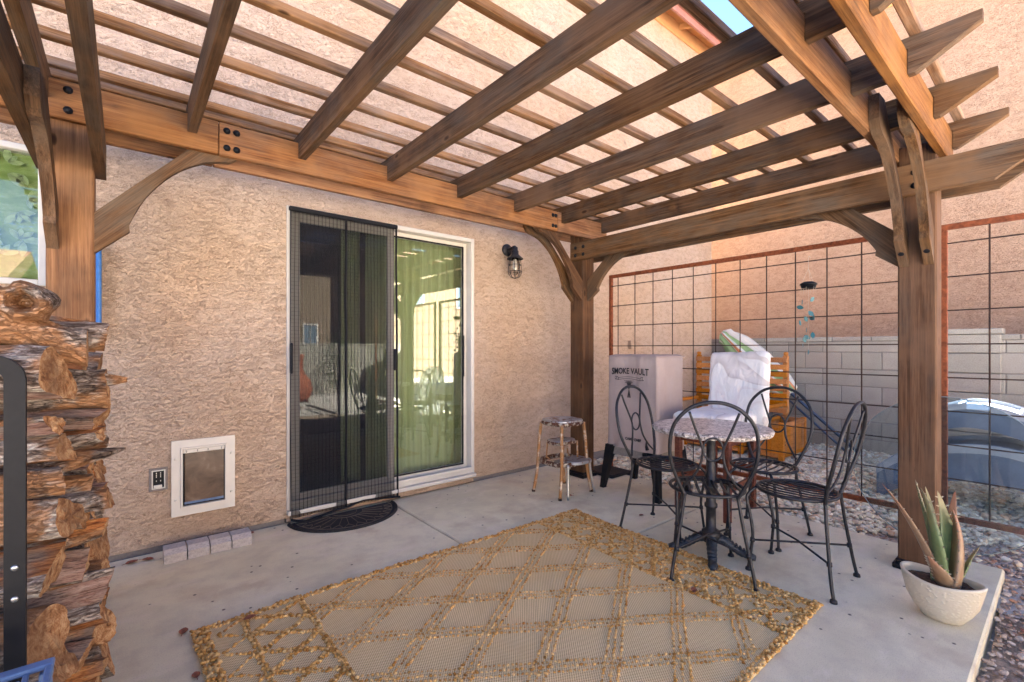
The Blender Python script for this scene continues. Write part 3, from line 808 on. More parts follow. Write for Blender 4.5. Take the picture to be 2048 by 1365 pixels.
# blue board behind the left post
m = MB(); P = []
bx0, bx1, bz0, bz1, rr = -.30, -.108, 1.27, 1.775, .035
for cx, cz, a0 in ((bx1 - rr, bz1 - rr, 0), (bx0 + rr, bz1 - rr, 90), (bx0 + rr, bz0 + rr, 180), (bx1 - rr, bz0 + rr, 270)):
    for q in range(7): a = R(a0 + q * 15); P.append((cx + rr * math.cos(a), cz + rr * math.sin(a)))
bb = thing('blue_board', 'bright blue rounded plastic board hung on the wall behind the left post', 'board', (-.2, 3.42, 1.12))
o = MB().prism(P, 3.405, 3.43, 'y').build('panel', 'bluep', bb); o.location = (.2, -3.42, -1.12)
o = MB().tube([(x, 3.405, z) for x, z in P], .010, 8, closed=True).build('rolled_rim', 'bluep', bb, smooth=True); o.location = (.2, -3.42, -1.12)
o = MB().tube([(-.2, 3.415, 1.74), (-.2, 3.44, 1.83), (-.2, 3.468, 1.84)], .004, 6).build('hanging_hook', 'black', bb); o.location = (.2, -3.42, -1.12)

# ------------------------------------------------------------------ pergola
perg = thing('pergola', 'stained timber pergola with notched rafters and slats over the patio', 'pergola', (1.58, 1.77, 0))
PO = Vector((-1.58, -1.77, 0))
def stick(name, a, b, w_, h_, mat, bev=.004, **kw):
    """straight timber between two points along x, y or z; local x is the grain"""
    a = Vector(a); b = Vector(b); L = (b - a).length; d = (b - a).normalized()
    me = MB().box(0, L, -w_ / 2, w_ / 2, -h_ / 2, h_ / 2, bev).mesh(name, mat)
    o = link(name, me, perg, **kw); o.location = a + PO
    if abs(d.x) > .9: o.rotation_euler = (0, 0, 0)
    elif abs(d.y) > .9: o.rotation_euler = (0, 0, R(90))
    else: o.rotation_euler = (0, R(-90), 0)
    return o
def profile_stick(name, poly, t, origin, rz, mat):
    """side profile (along, z) with thickness t centred on the plane"""
    me = MB().prism(poly, -t / 2, t / 2, 'y').mesh(name, mat)
    o = link(name, me, perg); o.location = Vector(origin) + PO; o.rotation_euler = (0, 0, rz); return o
def bolt_on(parent, loc_world, axis):
    me = BOLT
    o = link('bolt', me, parent); mw = parent.matrix_basis.copy(); 
    # parent's parent is the pergola empty at -PO
    P = Matrix.Translation(-PO) @ mw
    rot = {'-y': Matrix.Rotation(R(90), 4, 'X'), '-x': Matrix.Rotation(R(-90), 4, 'Y')}[axis]
    o.matrix_basis = P.inverted() @ (Matrix.Translation(loc_world) @ rot)
    return o
BOLT = MB().lathe([(.017, 0), (.017, .003), (.011, .004), (.0105, .010), (.006, .012)], n=12).mesh('bolt', 'black', True)
posts = {}
for nm, x, y in (('fl', -.19, 2.98), ('fr', 3.34, 2.98), ('nr', 3.34, .5365), ('nl', -.19, .5365)):
    p = stick('post', (x, y, .012), (x, y, 2.39 if y > 1 else 2.30), .16, .16 if y > 1 else .146, 'w_amber' if nm == 'fl' else 'w_post', .007)
    base = MB().box(-.10, .10, -.10, .10, 0, .030, .005).box(-.088, .088, -.088, .088, .030, .052, .005).mesh('post_base', 'black')
    b = link('post_base', base, p); b.matrix_basis = (Matrix.Translation(-PO) @ p.matrix_basis).inverted() @ Matrix.Translation((x, y, 0))
    posts[nm] = p
ZB0, ZB1 = 2.222, 2.392
# wall-side beams in three spliced lengths, front and back
for y in (2.88, 3.08):
    for x0, x1 in ((-.62, .377), (.380, 2.894), (2.897, 3.56)):
        b = stick('beam', (x0, y, (ZB0 + ZB1) / 2), (x1, y, (ZB0 + ZB1) / 2), .038, ZB1 - ZB0, 'w_beam', .004)
        if y < 3:
            xs = {(-.62): (-.195,), .380: (.415, .460, 2.835, 2.870), 2.897: (3.50,)}[x0]
            for bx in xs:
                for bz in ((2.262, 2.352) if x0 != 2.897 else (2.35,)): bolt_on(b, (bx, y - .019, bz), '-y')
# outer beams
for y in (.630, .443):
    b = stick('beam', (-.62, y, (ZB0 + ZB1) / 2), (3.52, y, (ZB0 + ZB1) / 2), .040, ZB1 - ZB0, 'w_amber', .005)
# side beams (pairs clasping the posts)
for x in (3.24, 3.44, -.29, -.09):
    L = 2.94
    poly = [(.0, 2.182), (.0, 2.135), (.16, 2.022), (L, 2.022), (L, 2.182)]
    b = profile_stick('beam', poly, .040, (x, .08, 0), R(90), 'w_raft')
    if x == 3.24:
        for by in (.515, .595):
            pass
        for by, bz in ((.5365, 2.065), (.5365, 2.135), (2.955, 2.065), (2.955, 2.135), (2.86, 2.065), (2.86, 2.135)): bolt_on(b, (x - .020, by, bz), '-x')
# rafters, notched over the beams
RZ0, RZ1 = 2.298, 2.438
RX_ = [-.277, .263, .79, 1.335, 1.875, 2.415, 2.955, 3.495]
for k, x in enumerate(RX_):
    L = 3.18 - .21
    n0 = 2.86 - .21 - .003
    poly = [(0, RZ1), (0, RZ1 - .035), (.19, RZ0 - .004)]
    for q in ((.423 - .21 - .002, .463 - .21 + .002), (.610 - .21 - .002, .650 - .21 + .002)):
        poly += [(q[0], RZ0 - .004), (q[0], ZB1 + .002), (q[1], ZB1 + .002), (q[1], RZ0)]
    poly += [(n0, RZ0), (n0, ZB1 + .002), (3.103 - .21, ZB1 + .002), (3.103 - .21, RZ0 + .05), (L, RZ1 - .05), (L, RZ1)]
    profile_stick('rafter', poly, .040, (x, .21, 0), R(90), 'w_raft')
# slats
SLY = [.397 + .2465 * k for k in range(11)] + [2.975]
for y in SLY:
    stick('slat', (-.62, y, RZ1 + .0205), (3.62, y, RZ1 + .0205), .040, .038, 'w_slat', .004)
# braces
def brace(loc, rz, mat='w_raft', low=False):
    """s: distance from the post, z: height"""
    pts = [(0, 1.835), (.50, 2.375), (.60, 2.375), (.60, 2.262), (.575, 2.225)]
    arc_ = bezier([(.545, 2.205, 0), (.43, 2.175, 0), (.30, 2.085, 0), (.19, 1.945, 0), (.125, 1.80, 0)], 4)
    pts += [(p.x, p.y) for p in arc_] + [(.128, 1.765), (.0, 1.645)]
    if low: pts = [(0, 1.835), (.40, 2.178), (.60, 2.178), (.60, 2.075), (.57, 2.045)] + [(p.x, p.y) for p in bezier([(.54, 2.03, 0), (.42, 2.015, 0), (.29, 1.955, 0), (.18, 1.86, 0), (.115, 1.765, 0)], 4)] + [(.118, 1.735), (0, 1.645)]
    me = MB()
    # grain along the diagonal: build in a frame turned by ~47 degrees, then turn the object back
    A = R(47); ca, sa = math.cos(A), math.sin(A); cx, cz = .25, 2.0
    loc2 = [((x - cx) * ca + (z - cz) * sa, -(x - cx) * sa + (z - cz) * ca) for x, z in pts]
    me.prism(loc2, -.02, .02, 'y'); ms = me.mesh('brace', mat)
    o = link('brace', ms, perg)
    o.matrix_basis = Matrix.Translation(Vector(loc) + PO) @ Matrix.Rotation(rz, 4, 'Z') @ Matrix.Translation((cx, 0, cz)) @ Matrix.Rotation(-A, 4, 'Y')
    return o
def plug(br, wl, ax):
    pass
HOLE = MB().lathe([(.013, 0), (.013, .0015)], n=14).mesh('bolt_recess', 'blackp')
for y in (.588, .485): 
    b = brace((3.26, y, 0), R(180))
    o = link('bolt_recess', HOLE, b); P = Matrix.Translation(-PO) @ b.matrix_basis
    # on the slanted lower nose, facing the camera side
    o.matrix_basis = P.inverted() @ (Matrix.Translation((3.26 - .066, y, 1.7062)) @ Matrix.Rotation(R(180 + 43), 4, 'Y'))
for y in (2.925, 3.035): brace((3.26, y, 0), R(180), 'w_raft' if y > 3 else 'w_post')
for y in (.588, .485): brace((-.11, y, 0), 0)
brace((-.11, 2.925, 0), 0, 'w_raft')
brace((3.34, .6095, 0), R(90), 'w_raft', True); brace((3.34, 2.90, 0), R(-90), 'w_raft', True)
b = brace((-.248, 2.90, 0), R(-90), 'w_raft', True)
o = link('bolt_recess', HOLE, b); P = Matrix.Translation(-PO) @ b.matrix_basis
o.matrix_basis = P.inverted() @ (Matrix.Translation((-.248, 2.90 - .060, 1.7005)) @ Matrix.Rotation(R(180), 4, 'X') @ Matrix.Rotation(R(-43), 4, 'X'))
brace((-.19, .6095, 0), R(90), 'w_raft', True)

# ------------------------------------------------------------------ wire trellis
tre = thing('wire_trellis', 'rusty framed square wire trellis beside the patio on the gravel', 'trellis', (3.85, 1.0, 0))
def tp(mb, name, mat, **kw):
    o = mb.build(name, mat, tre, **kw); o.location = (-3.85, -1.0, 0); return o
TX = 3.85; TZ0, TZ1 = .165, 1.955
def segs(y0, y1, name_):
    tp(MB().box(TX - .016, TX + .016, y0, y1, TZ1 - .032, TZ1, .002), 'top_rail', 'rust')
    tp(MB().box(TX - .016, TX + .016, y0, y1, TZ0, TZ0 + .032, .002), 'bottom_rail', 'rust')
    for y in (y0, y1 - .032): tp(MB().box(TX - .0155, TX + .0155, y, y + .032, -.06, TZ1 - .033, .002), 'upright', 'rust')
segs(.64, 3.055, 'a'); segs(-1.9, .52, 'b')
WM = {}
y = 3.055 - .105
ys = []
while y > -1.85: ys.append(y); y -= .2032
for y in ys:
    if .52 < y < .64: y = y
    if .50 < y < .66: continue
    o = tp(MB().tube([(TX, y, TZ0 + .02), (TX + .003 * noise.noise(Vector((y, 0, 1))), y, 1.0), (TX, y, TZ1 - .02)], .0045, 6), 'vertical_wire', 'rustdark')
z = TZ1 - .032 - .085
while z > TZ0 + .05:
    for y0, y1 in ((.645, 3.04), (-1.88, .51)):
        tp(MB().tube([(TX - .009, y0, z), (TX - .009, (y0 + y1) / 2, z + .004 * noise.noise(Vector((z * 3, y0, 0)))), (TX - .009, y1, z)], .0045, 6), 'horizontal_wire', 'rustdark')
    z -= .2032

# wind chime
ch = thing('wind_chime', 'solar wind chime of teal leaves hanging on the wire trellis', 'wind chime', (3.80, 1.228, 1.66))
cx, cy = 3.80, 1.222
def cp(mb, name, mat, **kw):
    o = mb.build(name, mat, ch, **kw); o.location = (-3.80, -1.228, -1.66); return o
cp(MB().lathe([(.002, 1.685), (.03, 1.684), (.052, 1.672), (.0565, 1.662), (.050, 1.660), (.045, 1.640), (.002, 1.638)], cx, cy, 24), 'solar_disc', 'black', smooth=True)
m = MB(); m.tube([(cx, cy, 1.86), (cx, cy, 1.78)], .0012, 5)
for a in (0, 2.1, 4.2): m.tube([(cx, cy, 1.78), (cx + .04 * math.cos(a), cy + .04 * math.sin(a), 1.68)], .0010, 5)
hook = [(cx + .0, cy, 1.865), (cx + .02, cy, 1.872), (3.84, cy, 1.865)]; m.tube(hook, .0015, 5)
for q in range(6):
    a = q * 1.047; m.tube([(cx + .046 * math.cos(a), cy + .046 * math.sin(a), 1.655), (cx + .046 * math.cos(a), cy + .046 * math.sin(a), 1.60)], .0007, 4)
m.tube([(cx, cy, 1.64), (cx, cy, 1.19)], .0007, 4)
cp(m, 'string', 'string')
rd = random.Random(2)
for q in range(15):
    t = q / 14; z = 1.545 - .35 * t; a = q * 1.15; r = .055 * (1 - .35 * t) * (1 if q % 2 else .6)
    L = .040 + .014 * rd.random(); P = leafpoly(0, 0, L, a + .6, 0, .30, 6)
    ang = rd.random() * 6.28; vs = [(cx + r * math.cos(a) + p[0] * math.cos(ang), cy + r * math.sin(a) + p[0] * math.sin(ang), z + p[1]) for p in P]
    m = MB(); n = len(vs); nrm = Vector((-math.sin(ang), math.cos(ang), 0)) * .0012
    m.add([Vector(v) + nrm for v in vs] + [Vector(v) - nrm for v in vs], [tuple(range(n)), tuple(range(2 * n - 1, n - 1, -1))] + [(i, i + n, (i + 1) % n + n, (i + 1) % n) for i in range(n)])
    cp(m, 'acrylic_leaf', 'teal')

# ------------------------------------------------------------------ block walls
def blockwall(name, label, along, x0, s0, s1, edges, th, facing, stuff=False, pil=None):
    """wall running along y (along='y') at x0, or along x at y0; edges: course heights from the top"""
    wl = thing(name, label, 'wall', (x0, s0, 0) if along == 'y' else (s0, x0, 0))
    O = -Vector(wl.location)
    core = MB()
    def bx(mb, s_0, s_1, z_0, z_1, pr=0.0, b=.005, t=th):
        if along == 'y': mb.box(x0 - pr, x0 + t + pr, s_0, s_1, z_0, z_1, b)
        else: mb.box(s_0, s_1, x0 - t - pr, x0 + pr, z_0, z_1, b)
    bx(core, s0 + .01, s1 - .01, edges[-1], edges[0] - .008, -.007, 0)
    o = core.build('mortar', 'mortar', wl); o.location = O
    all_ = MB(); cache = {}
    for c in range(len(edges) - 1):
        zt, zb = edges[c] - .0035, edges[c + 1] + .0035
        off = .203 * (c % 2) + (.1 if c == 0 else 0); s = s0 + off - .406
        while s < s1:
            a = max(s + .0035, s0); b_ = min(s + .406 - .0035, s1)
            if b_ - a > .03:
                if stuff: bx(all_, a, b_, zb, zt, .002 if c else .006)
                else:
                    mb = MB(); bx(mb, a, b_, zb, zt, (.003 * noise.noise(Vector((a * 9, c * 3.1, 0)))) if c else .010, .006)
                    # own origin so the per-object colour differs; same mesh coordinates
                    q = mb.build('cap_block' if c == 0 else 'block', 'block', wl); q.location = O
            s += .406
    if stuff:
        q = all_.build('block', 'block', wl, kind='stuff'); q.location = O
    return wl, O
CM = 6.92
wl, O = blockwall('block_wall', 'grey concrete block wall with a pilaster beyond the gravel strip', 'y', CM, -2.2, 5.2,
          [1.352, 1.292, 1.156, .945, .735, .527, .316, .105, -.10], .15, -1)
for z0, z1 in ((1.155, 1.352), (.945, 1.152), (.738, .942), (.53, .735), (.319, .527), (.108, .316), (-.1, .105)):
    q = MB().box(CM - .055, CM + .2, .47, .875, z0 + .003, z1 - .003, .006).build('pilaster_block', 'block', wl); q.location = O
q = MB().box(CM - .068, CM + .21, .455, .89, 1.354, 1.412, .006).build('pilaster_cap', 'block', wl); q.location = O
blockwall('block_wall', 'long sunlit block wall closing the far end of the back yard', 'x', -6.9, -7.0, 7.0,
          [1.36, 1.30] + [1.10 - .203 * k for k in range(7)], .15, 1, stuff=True)
blockwall('block_wall', 'block wall along the left edge of the back yard', 'y', -7.15, -6.8, 3.4,
          [1.36, 1.30] + [1.10 - .203 * k for k in range(7)], .15, 1, stuff=True)

# ------------------------------------------------------------------ neighbours
nb = thing('neighbour_house', 'tall terracotta stucco house beyond the block wall', 'house', (8.5, 0, 0))
NT1 = 6.27
def np_(mb, name, mat, **kw):
    o = mb.build(name, mat, nb, **kw); o.location = (-8.5, 0, 0); return o
np_(MB().box(8.5, 8.66, -1.6, 14, -.1, NT1).box(8.66, 15, -1.6, -1.44, -.1, NT1), 'wall', 'stucco_n')
np_(MB().box(8.18, 8.5, -1.9, 14, NT1, NT1 + .03), 'soffit', 'eave')
np_(MB().box(8.474, 8.499, -1.6, 14, NT1 - .14, NT1 - .001, .003), 'frieze_board', 'eave')
np_(MB().box(8.15, 8.178, -1.9, 14, NT1 - .05, NT1 + .14, .004), 'fascia', 'fascia')
m = MB(); m.prism([(8.12, NT1 + .145), (12, NT1 + 1.7), (12, NT1 + 1.8), (8.12, NT1 + .2)], -1.9, 14, 'y'); np_(m, 'roof', 'roof')

def far_house(name, label, x0, x1, y0, y1, zt, wins, mat='stucco_y'):
    h = thing(name, label, 'house', (x0, y1, 0)); O = Vector((-x0, -y1, 0))
    o = MB().box(x0, x1, y0, y1, -.1, zt).build('wall', mat, h); o.location = O
    m = MB(); cx_ = (x0 + x1) / 2; m.prism([(y1 + .4, zt - .02), (y1 + .4, zt + .1), ((y0 + y1) / 2, zt + 1.5), (y0 - .4, zt + .1), (y0 - .4, zt - .02)], x0 - .4, x1 + .4, 'x')
    o = m.build('roof', 'roof', h); o.location = O
    for (a, b, z0, z1) in wins:
        f = frame(MB(), a, b, z0, z1, .06, y1, y1 + .04).build('window', 'vinyl', h); f.location = O
        MB().box(a + .06, b - .06, y1 + .005, y1 + .02, z0 + .06, z1 - .06).build('pane', 'winglass', f)
        MB().box((a + b) / 2 - .015, (a + b) / 2 + .015, y1 + .021, y1 + .035, z0 + .06, z1 - .06).build('mullion', 'vinyl', f)
    return h
far_house('yard_house', 'two storey tan house behind the yard wall mirrored in the door', -1.5, 6.5, -20, -12.5, 4.6, [(.2, 1.1, 2.4, 3.6), (3.9, 4.8, 2.1, 3.3), (5.4, 6.0, .9, 2.2)])
far_house('yard_house', 'lower house behind the left end of the yard wall', -11, -3, -21, -13, 3.2, [(-6, -5, 1.2, 2.4)])
far_house('yard_house', 'two storey house behind the right end of the yard wall', 8.5, 16, -21, -11.5, 5.0, [(9.5, 10.3, 3.1, 4.2), (12, 12.8, 3.1, 4.2)])

# chiminea out in the yard, seen in the glass
chm = thing('chiminea', 'terracotta chiminea standing in the yard behind the camera', 'chiminea', (2.90, -3.75, -.09))
MB().lathe([(.10, .12), (.17, .14), (.25, .26), (.28, .42), (.25, .58), (.15, .72), (.10, .82), (.088, 1.08), (.11, 1.10), (.115, 1.16), (.085, 1.17), (.07, 1.0), (.08, .8)], n=28).build('body', 'terra', chm, smooth=True)
M_ = Matrix.Translation((0, .26, .42)) @ Matrix.Rotation(R(-90), 4, 'X')
MB().lathe([(.10, -.02), (.125, -.01), (.125, .02), (.10, .03)], n=20, M=M_).build('mouth', 'terra', chm, smooth=True)
MB().lathe([(.095, -.03), (.095, .022)], n=20, M=M_).build('fire_hole', 'blackp', chm)
m = MB(); m.tube([(.2 * math.cos(2 * math.pi * q / 20), .2 * math.sin(2 * math.pi * q / 20), .14) for q in range(20)], .01, 6, closed=True)
for q in range(3): a = q * 2.094; m.tube([(.2 * math.cos(a), .2 * math.sin(a), .14), (.26 * math.cos(a), .26 * math.sin(a), 0)], .01, 6)
m.build('stand', 'iron', chm)
# yard shrubs (mirrored)
def shrub(x, y, h, r, label, n=420, seed=1):
    t = thing('shrub', label, 'shrub', (x, y, -.09)); rd = random.Random(seed); m = MB(); vs = []; fs = []
    for k in range(n):
        a = rd.random() * 6.283; u = rd.random() ** .6; z = h * (.15 + .85 * rd.random()); rr = r * u * (1 - .5 * abs(z / h - .55) * 2 * .7)
        c = Vector((rr * math.cos(a), rr * math.sin(a), z)); d = Vector((rd.gauss(0, 1), rd.gauss(0, 1), rd.gauss(.3, .8))).normalized() * .05; s = d.orthogonal().normalized() * .014
        o = len(vs); vs += [c - s, c + d * .6 - s, c + d, c + d * .6 + s, c + s]; fs.append((o, o + 1, o + 2, o + 3, o + 4))
    m.add(vs, fs); m.build('foliage', 'green', t, kind='stuff')
    m = MB()
    for k in range(6):
        a = k * 1.05; m.tube([(0, 0, 0), (r * .4 * math.cos(a), r * .4 * math.sin(a), h * .8)], [.012, .004], 5)
    m.build('stem', 'rustdark', t); return t
shrub(4.6, -6.2, 1.7, .5, 'leafy shrub against the yard wall, taller one', 700, 3)
shrub(1.0, -6.3, 1.1, .4, 'low shrub by the yard wall, shorter one', 420, 4)

# ------------------------------------------------------------------ the rug
rug = thing('rug', 'golden jute rug with tufted diamond lattice on the patio', 'rug', (1.36, 1.55, 0))
rx0, rx1, ry0, ry1 = .215, 2.52, .742, 2.365
def edge_shift(x, y):
    """the corners do not lie quite square"""
    fx = (x - rx0) / (rx1 - rx0); fy = (y - ry0) / (ry1 - ry0)
    xx = x + .045 * (fx * fy) + .02 * (1 - fx) * (1 - fy) - .035 * fx * (1 - fy)
    yy = y + .012 * math.sin(fx * 5.0) * (fy - .3)
    return xx, yy
def rz_(x, y):
    z = .0095 + .003 * (noise.noise(Vector((x * 2.3, y * 2.3, 4))) + .5)
    fx = (x - rx0) / (rx1 - rx0)
    if fx < .05: z += .016 * (1 - fx / .05) * max(0, math.sin((y - ry0) * 3.0))
    return z
m = MB(); nx, ny = 110, 78; vs = []; fs = []
for j in range(ny + 1):
    for i in range(nx + 1):
        x = rx0 + (rx1 - rx0) * i / nx; y = ry0 + (ry1 - ry0) * j / ny; ex, ey = edge_shift(x, y); vs.append((ex, ey, rz_(x, y)))
for j in range(ny):
    for i in range(nx):
        a = j * (nx + 1) + i; fs.append((a, a + 1, a + nx + 2, a + nx + 1))
loop = [i for i in range(nx + 1)] + [(j + 1) * (nx + 1) - 1 for j in range(1, ny + 1)] + [ny * (nx + 1) + i for i in range(nx - 1, -1, -1)] + [j * (nx + 1) for j in range(ny - 1, 0, -1)]
b0 = len(vs); vs += [(vs[i][0], vs[i][1], max(.0015, vs[i][2] - .009)) for i in loop]; n = len(loop)
for i in range(n): fs.append((loop[i], b0 + i, b0 + (i + 1) % n, loop[(i + 1) % n]))
m.add(vs, fs); o = m.build('weave', 'jute', rug, smooth=True); o.location = (-1.36, -1.55, 0)
beads = []; rd = random.Random(11)
def bead(x, y, r):
    if rx0 - .004 < x < rx1 + .004 and ry0 - .004 < y < ry1 + .004: beads.append((x, y, r))
def line(p, q, sp, r, jit=.15, clip=None, rows=1, w_=.0):
    p = Vector(p); q = Vector(q); L = (q - p).length; n = max(1, int(L / sp)); d = (q - p) / L; nrm = Vector((-d.y, d.x))
    for row in range(rows):
        off = (row - (rows - 1) / 2) * w_
        for k in range(n + 1):
            t = p + d * (L * (k + .5 * (row % 2)) / n) + nrm * off
            x = t.x + (rd.random() - .5) * sp * jit * 2.6 + .006 * noise.noise(Vector((t.x * 7, t.y * 7, 0))); y = t.y + (rd.random() - .5) * sp * jit * 2.6 + .006 * noise.noise(Vector((t.x * 7, t.y * 7, 5)))
            if clip and not (clip[0] < x < clip[1] and clip[2] < y < clip[3]): continue
            bead(x, y, r * .86 * (.6 + .7 * rd.random()))
hx, hy = .2325, .1525; cx0, cy0 = 1.65, 1.57
A = Vector((hx, hy)).normalized(); B = Vector((hx, -hy)).normalized()
perp = 2 * hx * hy / math.hypot(hx, hy) * 2
C = (.635, 2.135, .79, 2.315)
for s in (1, -1):
    D = Vector((hx, hy * s)).normalized(); Nn = Vector((-D.y, D.x))
    for k in range(-12, 13):
        base = Vector((cx0, cy0 + 2 * hy * k))
        for off in (-.027, 0, .027):
            c_ = base + Nn * off; line(c_ - D * 2.2, c_ + D * 2.2, .0165, .0068, .10, C)
# end bands: thicker, smaller lattice
for (bx0, bx1) in ((.405, .62), (2.15, 2.36)):
    h2x, h2y = (bx1 - bx0) / 2, .0762
    for s in (1, -1):
        D = Vector((h2x, h2y * s)).normalized()
        for k in range(-16, 17):
            c_ = Vector((bx0, cy0 + 2 * h2y * k)); 
            line(c_ - D * .5, c_ + D * .5, .0125, .0088, .25, (bx0, bx1, ry0 + .03, ry1 - .03), 2, .012)
for bx in (.395, .628, 2.140, 2.372):
    line((bx, ry0 + .03), (bx, ry1 - .03), .0125, .009, .2, None, 2, .013)
for (bx0, bx1, sg) in ((.285, .39, 1), (2.378, 2.455, -1)):
    h2 = .0762
    for k in range(-8, 9):
        yb = cy0 + 2 * h2 * k
        for s in (1, -1):
            p = (bx1, yb) if sg > 0 else (bx0, yb); q = (bx0, yb + s * h2) if sg > 0 else (bx1, yb + s * h2)
            line(p, q, .0125, .0082, .25, (bx0, bx1, ry0 + .03, ry1 - .03), 1)
# borders
for bx, rows in ((.243, 4), (2.487, 4)): line((bx, ry0), (bx, ry1), .0145, .0098, .3, None, rows, .0145)
for by in (ry0 + .014, ry1 - .014): line((rx0, by), (rx1, by), .0145, .0092, .3, None, 3, .0125)
# loose scattered loops where the pattern has frayed near the right end
for k in range(420):
    x = 2.15 + .33 * rd.random(); y = ry0 + (ry1 - ry0) * rd.random(); bead(x, y, .006 + .004 * rd.random())
iv, fi = ICO; vs = []; fs = []
for x, y, r in beads:
    ex, ey = edge_shift(x, y); o = len(vs); z = rz_(x, y) + r * .35; a = rd.random() * 6.28; ca, sa = math.cos(a), math.sin(a)
    for v in iv:
        vs.append((ex + r * (v.x * ca * 1.2 - v.y * sa * .9), ey + r * (v.x * sa * 1.2 + v.y * ca * .9), z + r * v.z * .85))
    fs += [(p + o, q + o, s_ + o) for p, q, s_ in fi]
m = MB(); m.v = vs; m.f = fs; m.mi = [0] * len(fs); o = m.build('tuft', 'tuft', rug, smooth=True, kind='stuff'); o.location = (-1.36, -1.55, 0)

# ------------------------------------------------------------------ bistro table
tab = thing('bistro_table', 'round speckled granite table on a cast iron pedestal among the chairs', 'table', (2.62, 1.345, 0))
m = MB(); n = 96; prof = []
vs = []; fs = []; rings = [(.0, .752, 0), (.30, .752, 0), (.316, .750, 0), (.323, .742, 1), (.321, .730, 1), (.312, .722, 1), (.28, .720, 0), (0.0005, .720, 0)]
rings[0] = (.0005, .752, 0)
rd = random.Random(5)
for r, z, j in rings:
    for k in range(n):
        a = 2 * math.pi * k / n; rr = r + (j * (rd.random() - .5) * .010); vs.append((rr * math.cos(a), rr * math.sin(a), z + j * (rd.random() - .5) * .006))
for i in range(len(rings) - 1):
    for k in range(n): l = (k + 1) % n; fs.append((i * n + k, (i + 1) * n + k, (i + 1) * n + l, i * n + l))
m.add(vs, fs); m.build('tabletop', 'granite', tab)
MB().lathe([(.10, .712), (.10, .72), (.03, .70), (.032, .69), (.024, .66), (.026, .56), (.028, .42), (.038, .41), (.038, .395), (.028, .385), (.027, .31), (.036, .30), (.036, .285), (.027, .275), (.028, .16), (.05, .145), (.055, .12), (.04, .08), (.02, .07)][::-1], n=20).build('column', 'iron', tab, smooth=True)
for q, aw in enumerate((-82, 8, 98, 188)):
    a = R(aw + 22); d = Vector((math.cos(a), math.sin(a), 0))
    P = [d * .02 + Vector((0, 0, .105)), d * .07 + Vector((0, 0, .098)), d * .115 + Vector((0, 0, .066)), d * .155 + Vector((0, 0, .040)), d * .19 + Vector((0, 0, .030)), d * .215 + Vector((0, 0, .024))]
    m = MB(); m.tube(bezier(P, 4), [.030 - .010 * min(1, i / 16) + .003 * (i % 2) for i in range(21)], 10, flat=(1, .85))
    m.tube([d * .195 + Vector((0, 0, .026)), d * .232 + Vector((0, 0, .018))], [.028, .016], 8)
    s_ = Vector((-d.y, d.x, 0))
    for t in range(7):
        c_ = d * (.055 + t * .020) + Vector((0, 0, .122 - t * .0115)); m.tube([c_ - s_ * .022, c_ + s_ * .022], .0075, 5)
    m.build('foot', 'blue_iron', tab, smooth=True)

# ------------------------------------------------------------------ wrought iron chairs
def chair_parts():
    """faces +x, origin on the floor under the seat centre"""
    P = {}
    sr = .185; sh = .445
    m = MB(); m.tube([(sr * math.cos(a), sr * 1.02 * math.sin(a), sh) for a in [2 * math.pi * q / 36 for q in range(36)]], .0095, 8, closed=True)
    m.tube([((sr - .022) * math.cos(a), (sr - .022) * 1.02 * math.sin(a), sh - .010) for a in [2 * math.pi * q / 36 for q in range(36)]], .006, 6, closed=True)
    P['seat_rim'] = [m]
    sl = []
    for q in range(7):
        y = -.135 + .045 * q; hw = math.sqrt(max(0, sr * sr - y * y)) - .004
        m = MB(); m.tube([(-hw, y, sh), (-hw * .4, y, sh - .012), (hw * .4, y, sh - .012), (hw, y, sh)], .0085, 6, flat=(1, .45)); sl.append(m)
    P['seat_slat'] = sl
    # back hoop
    pts = [(-.165, -.125, sh - .01), (-.185, -.165, .52), (-.215, -.198, .62), (-.238, -.205, .72), (-.258, -.185, .82), (-.272, -.125, .895), (-.278, -.06, .928), (-.280, 0, .936)]
    full = pts + [(x, -y, z) for x, y, z in pts[-2::-1]]
    P['back_hoop'] = [MB().tube(bezier(full, 5), .0095, 8)]
    sp = []
    for s in (-1, 1):
        q = [(-.268, s * .115, .885), (-.252, s * .085, .80), (-.235, s * .053, .715), (-.226, s * .048, .67), (-.215, s * .062, .60), (-.195, s * .10, .53), (-.172, s * .135, .485)]
        sp.append(MB().tube(bezier(q, 5), .0065, 7))
    P['back_bar'] = sp
    P['back_ring'] = [MB().tube([(-.232 - .10 * (.05 * math.sin(a)), .047 * math.cos(a), .695 + .058 * math.sin(a)) for a in [2 * math.pi * k / 24 for k in range(24)]], .0055, 7, closed=True)]
    lg = []
    for s in (-1, 1):
        m = MB(); m.tube(bezier([(-.165, s * .125, sh + .01), (-.180, s * .148, .30), (-.205, s * .185, .10), (-.220, s * .198, .014)], 5), .0085, 8)
        m.lathe([(.010, .018), (.016, .012), (.017, .001)], -.220, s * .198, 10); lg.append(m)
        m = MB(); m.tube(bezier([(.165, s * .10, sh), (.200, s * .135, .395), (.185, s * .14, .31), (.168, s * .142, .20), (.178, s * .15, .08), (.185, s * .155, .014)], 5), .0085, 8)
        m.lathe([(.010, .018), (.016, .012), (.017, .001)], .185, s * .155, 10); lg.append(m)
    P['leg'] = lg
    cb = []
    for s in (-1, 1):
        m = MB(); m.tube([(-.196, s * .170, .165), (0, 0, .172 + .006 * s), (.170, -s * .143, .165)], .0055, 7)
        m.tube([(-.196, s * .170, .155), (-.194, s * .168, .175)], .0125, 8); m.tube([(.170, -s * .143, .155), (.169, -s * .142, .175)], .0125, 8); cb.append(m)
    P['cross_brace'] = cb
    return {k: [x.mesh(k, 'iron', True) for x in v] for k, v in P.items()}
CP = chair_parts()
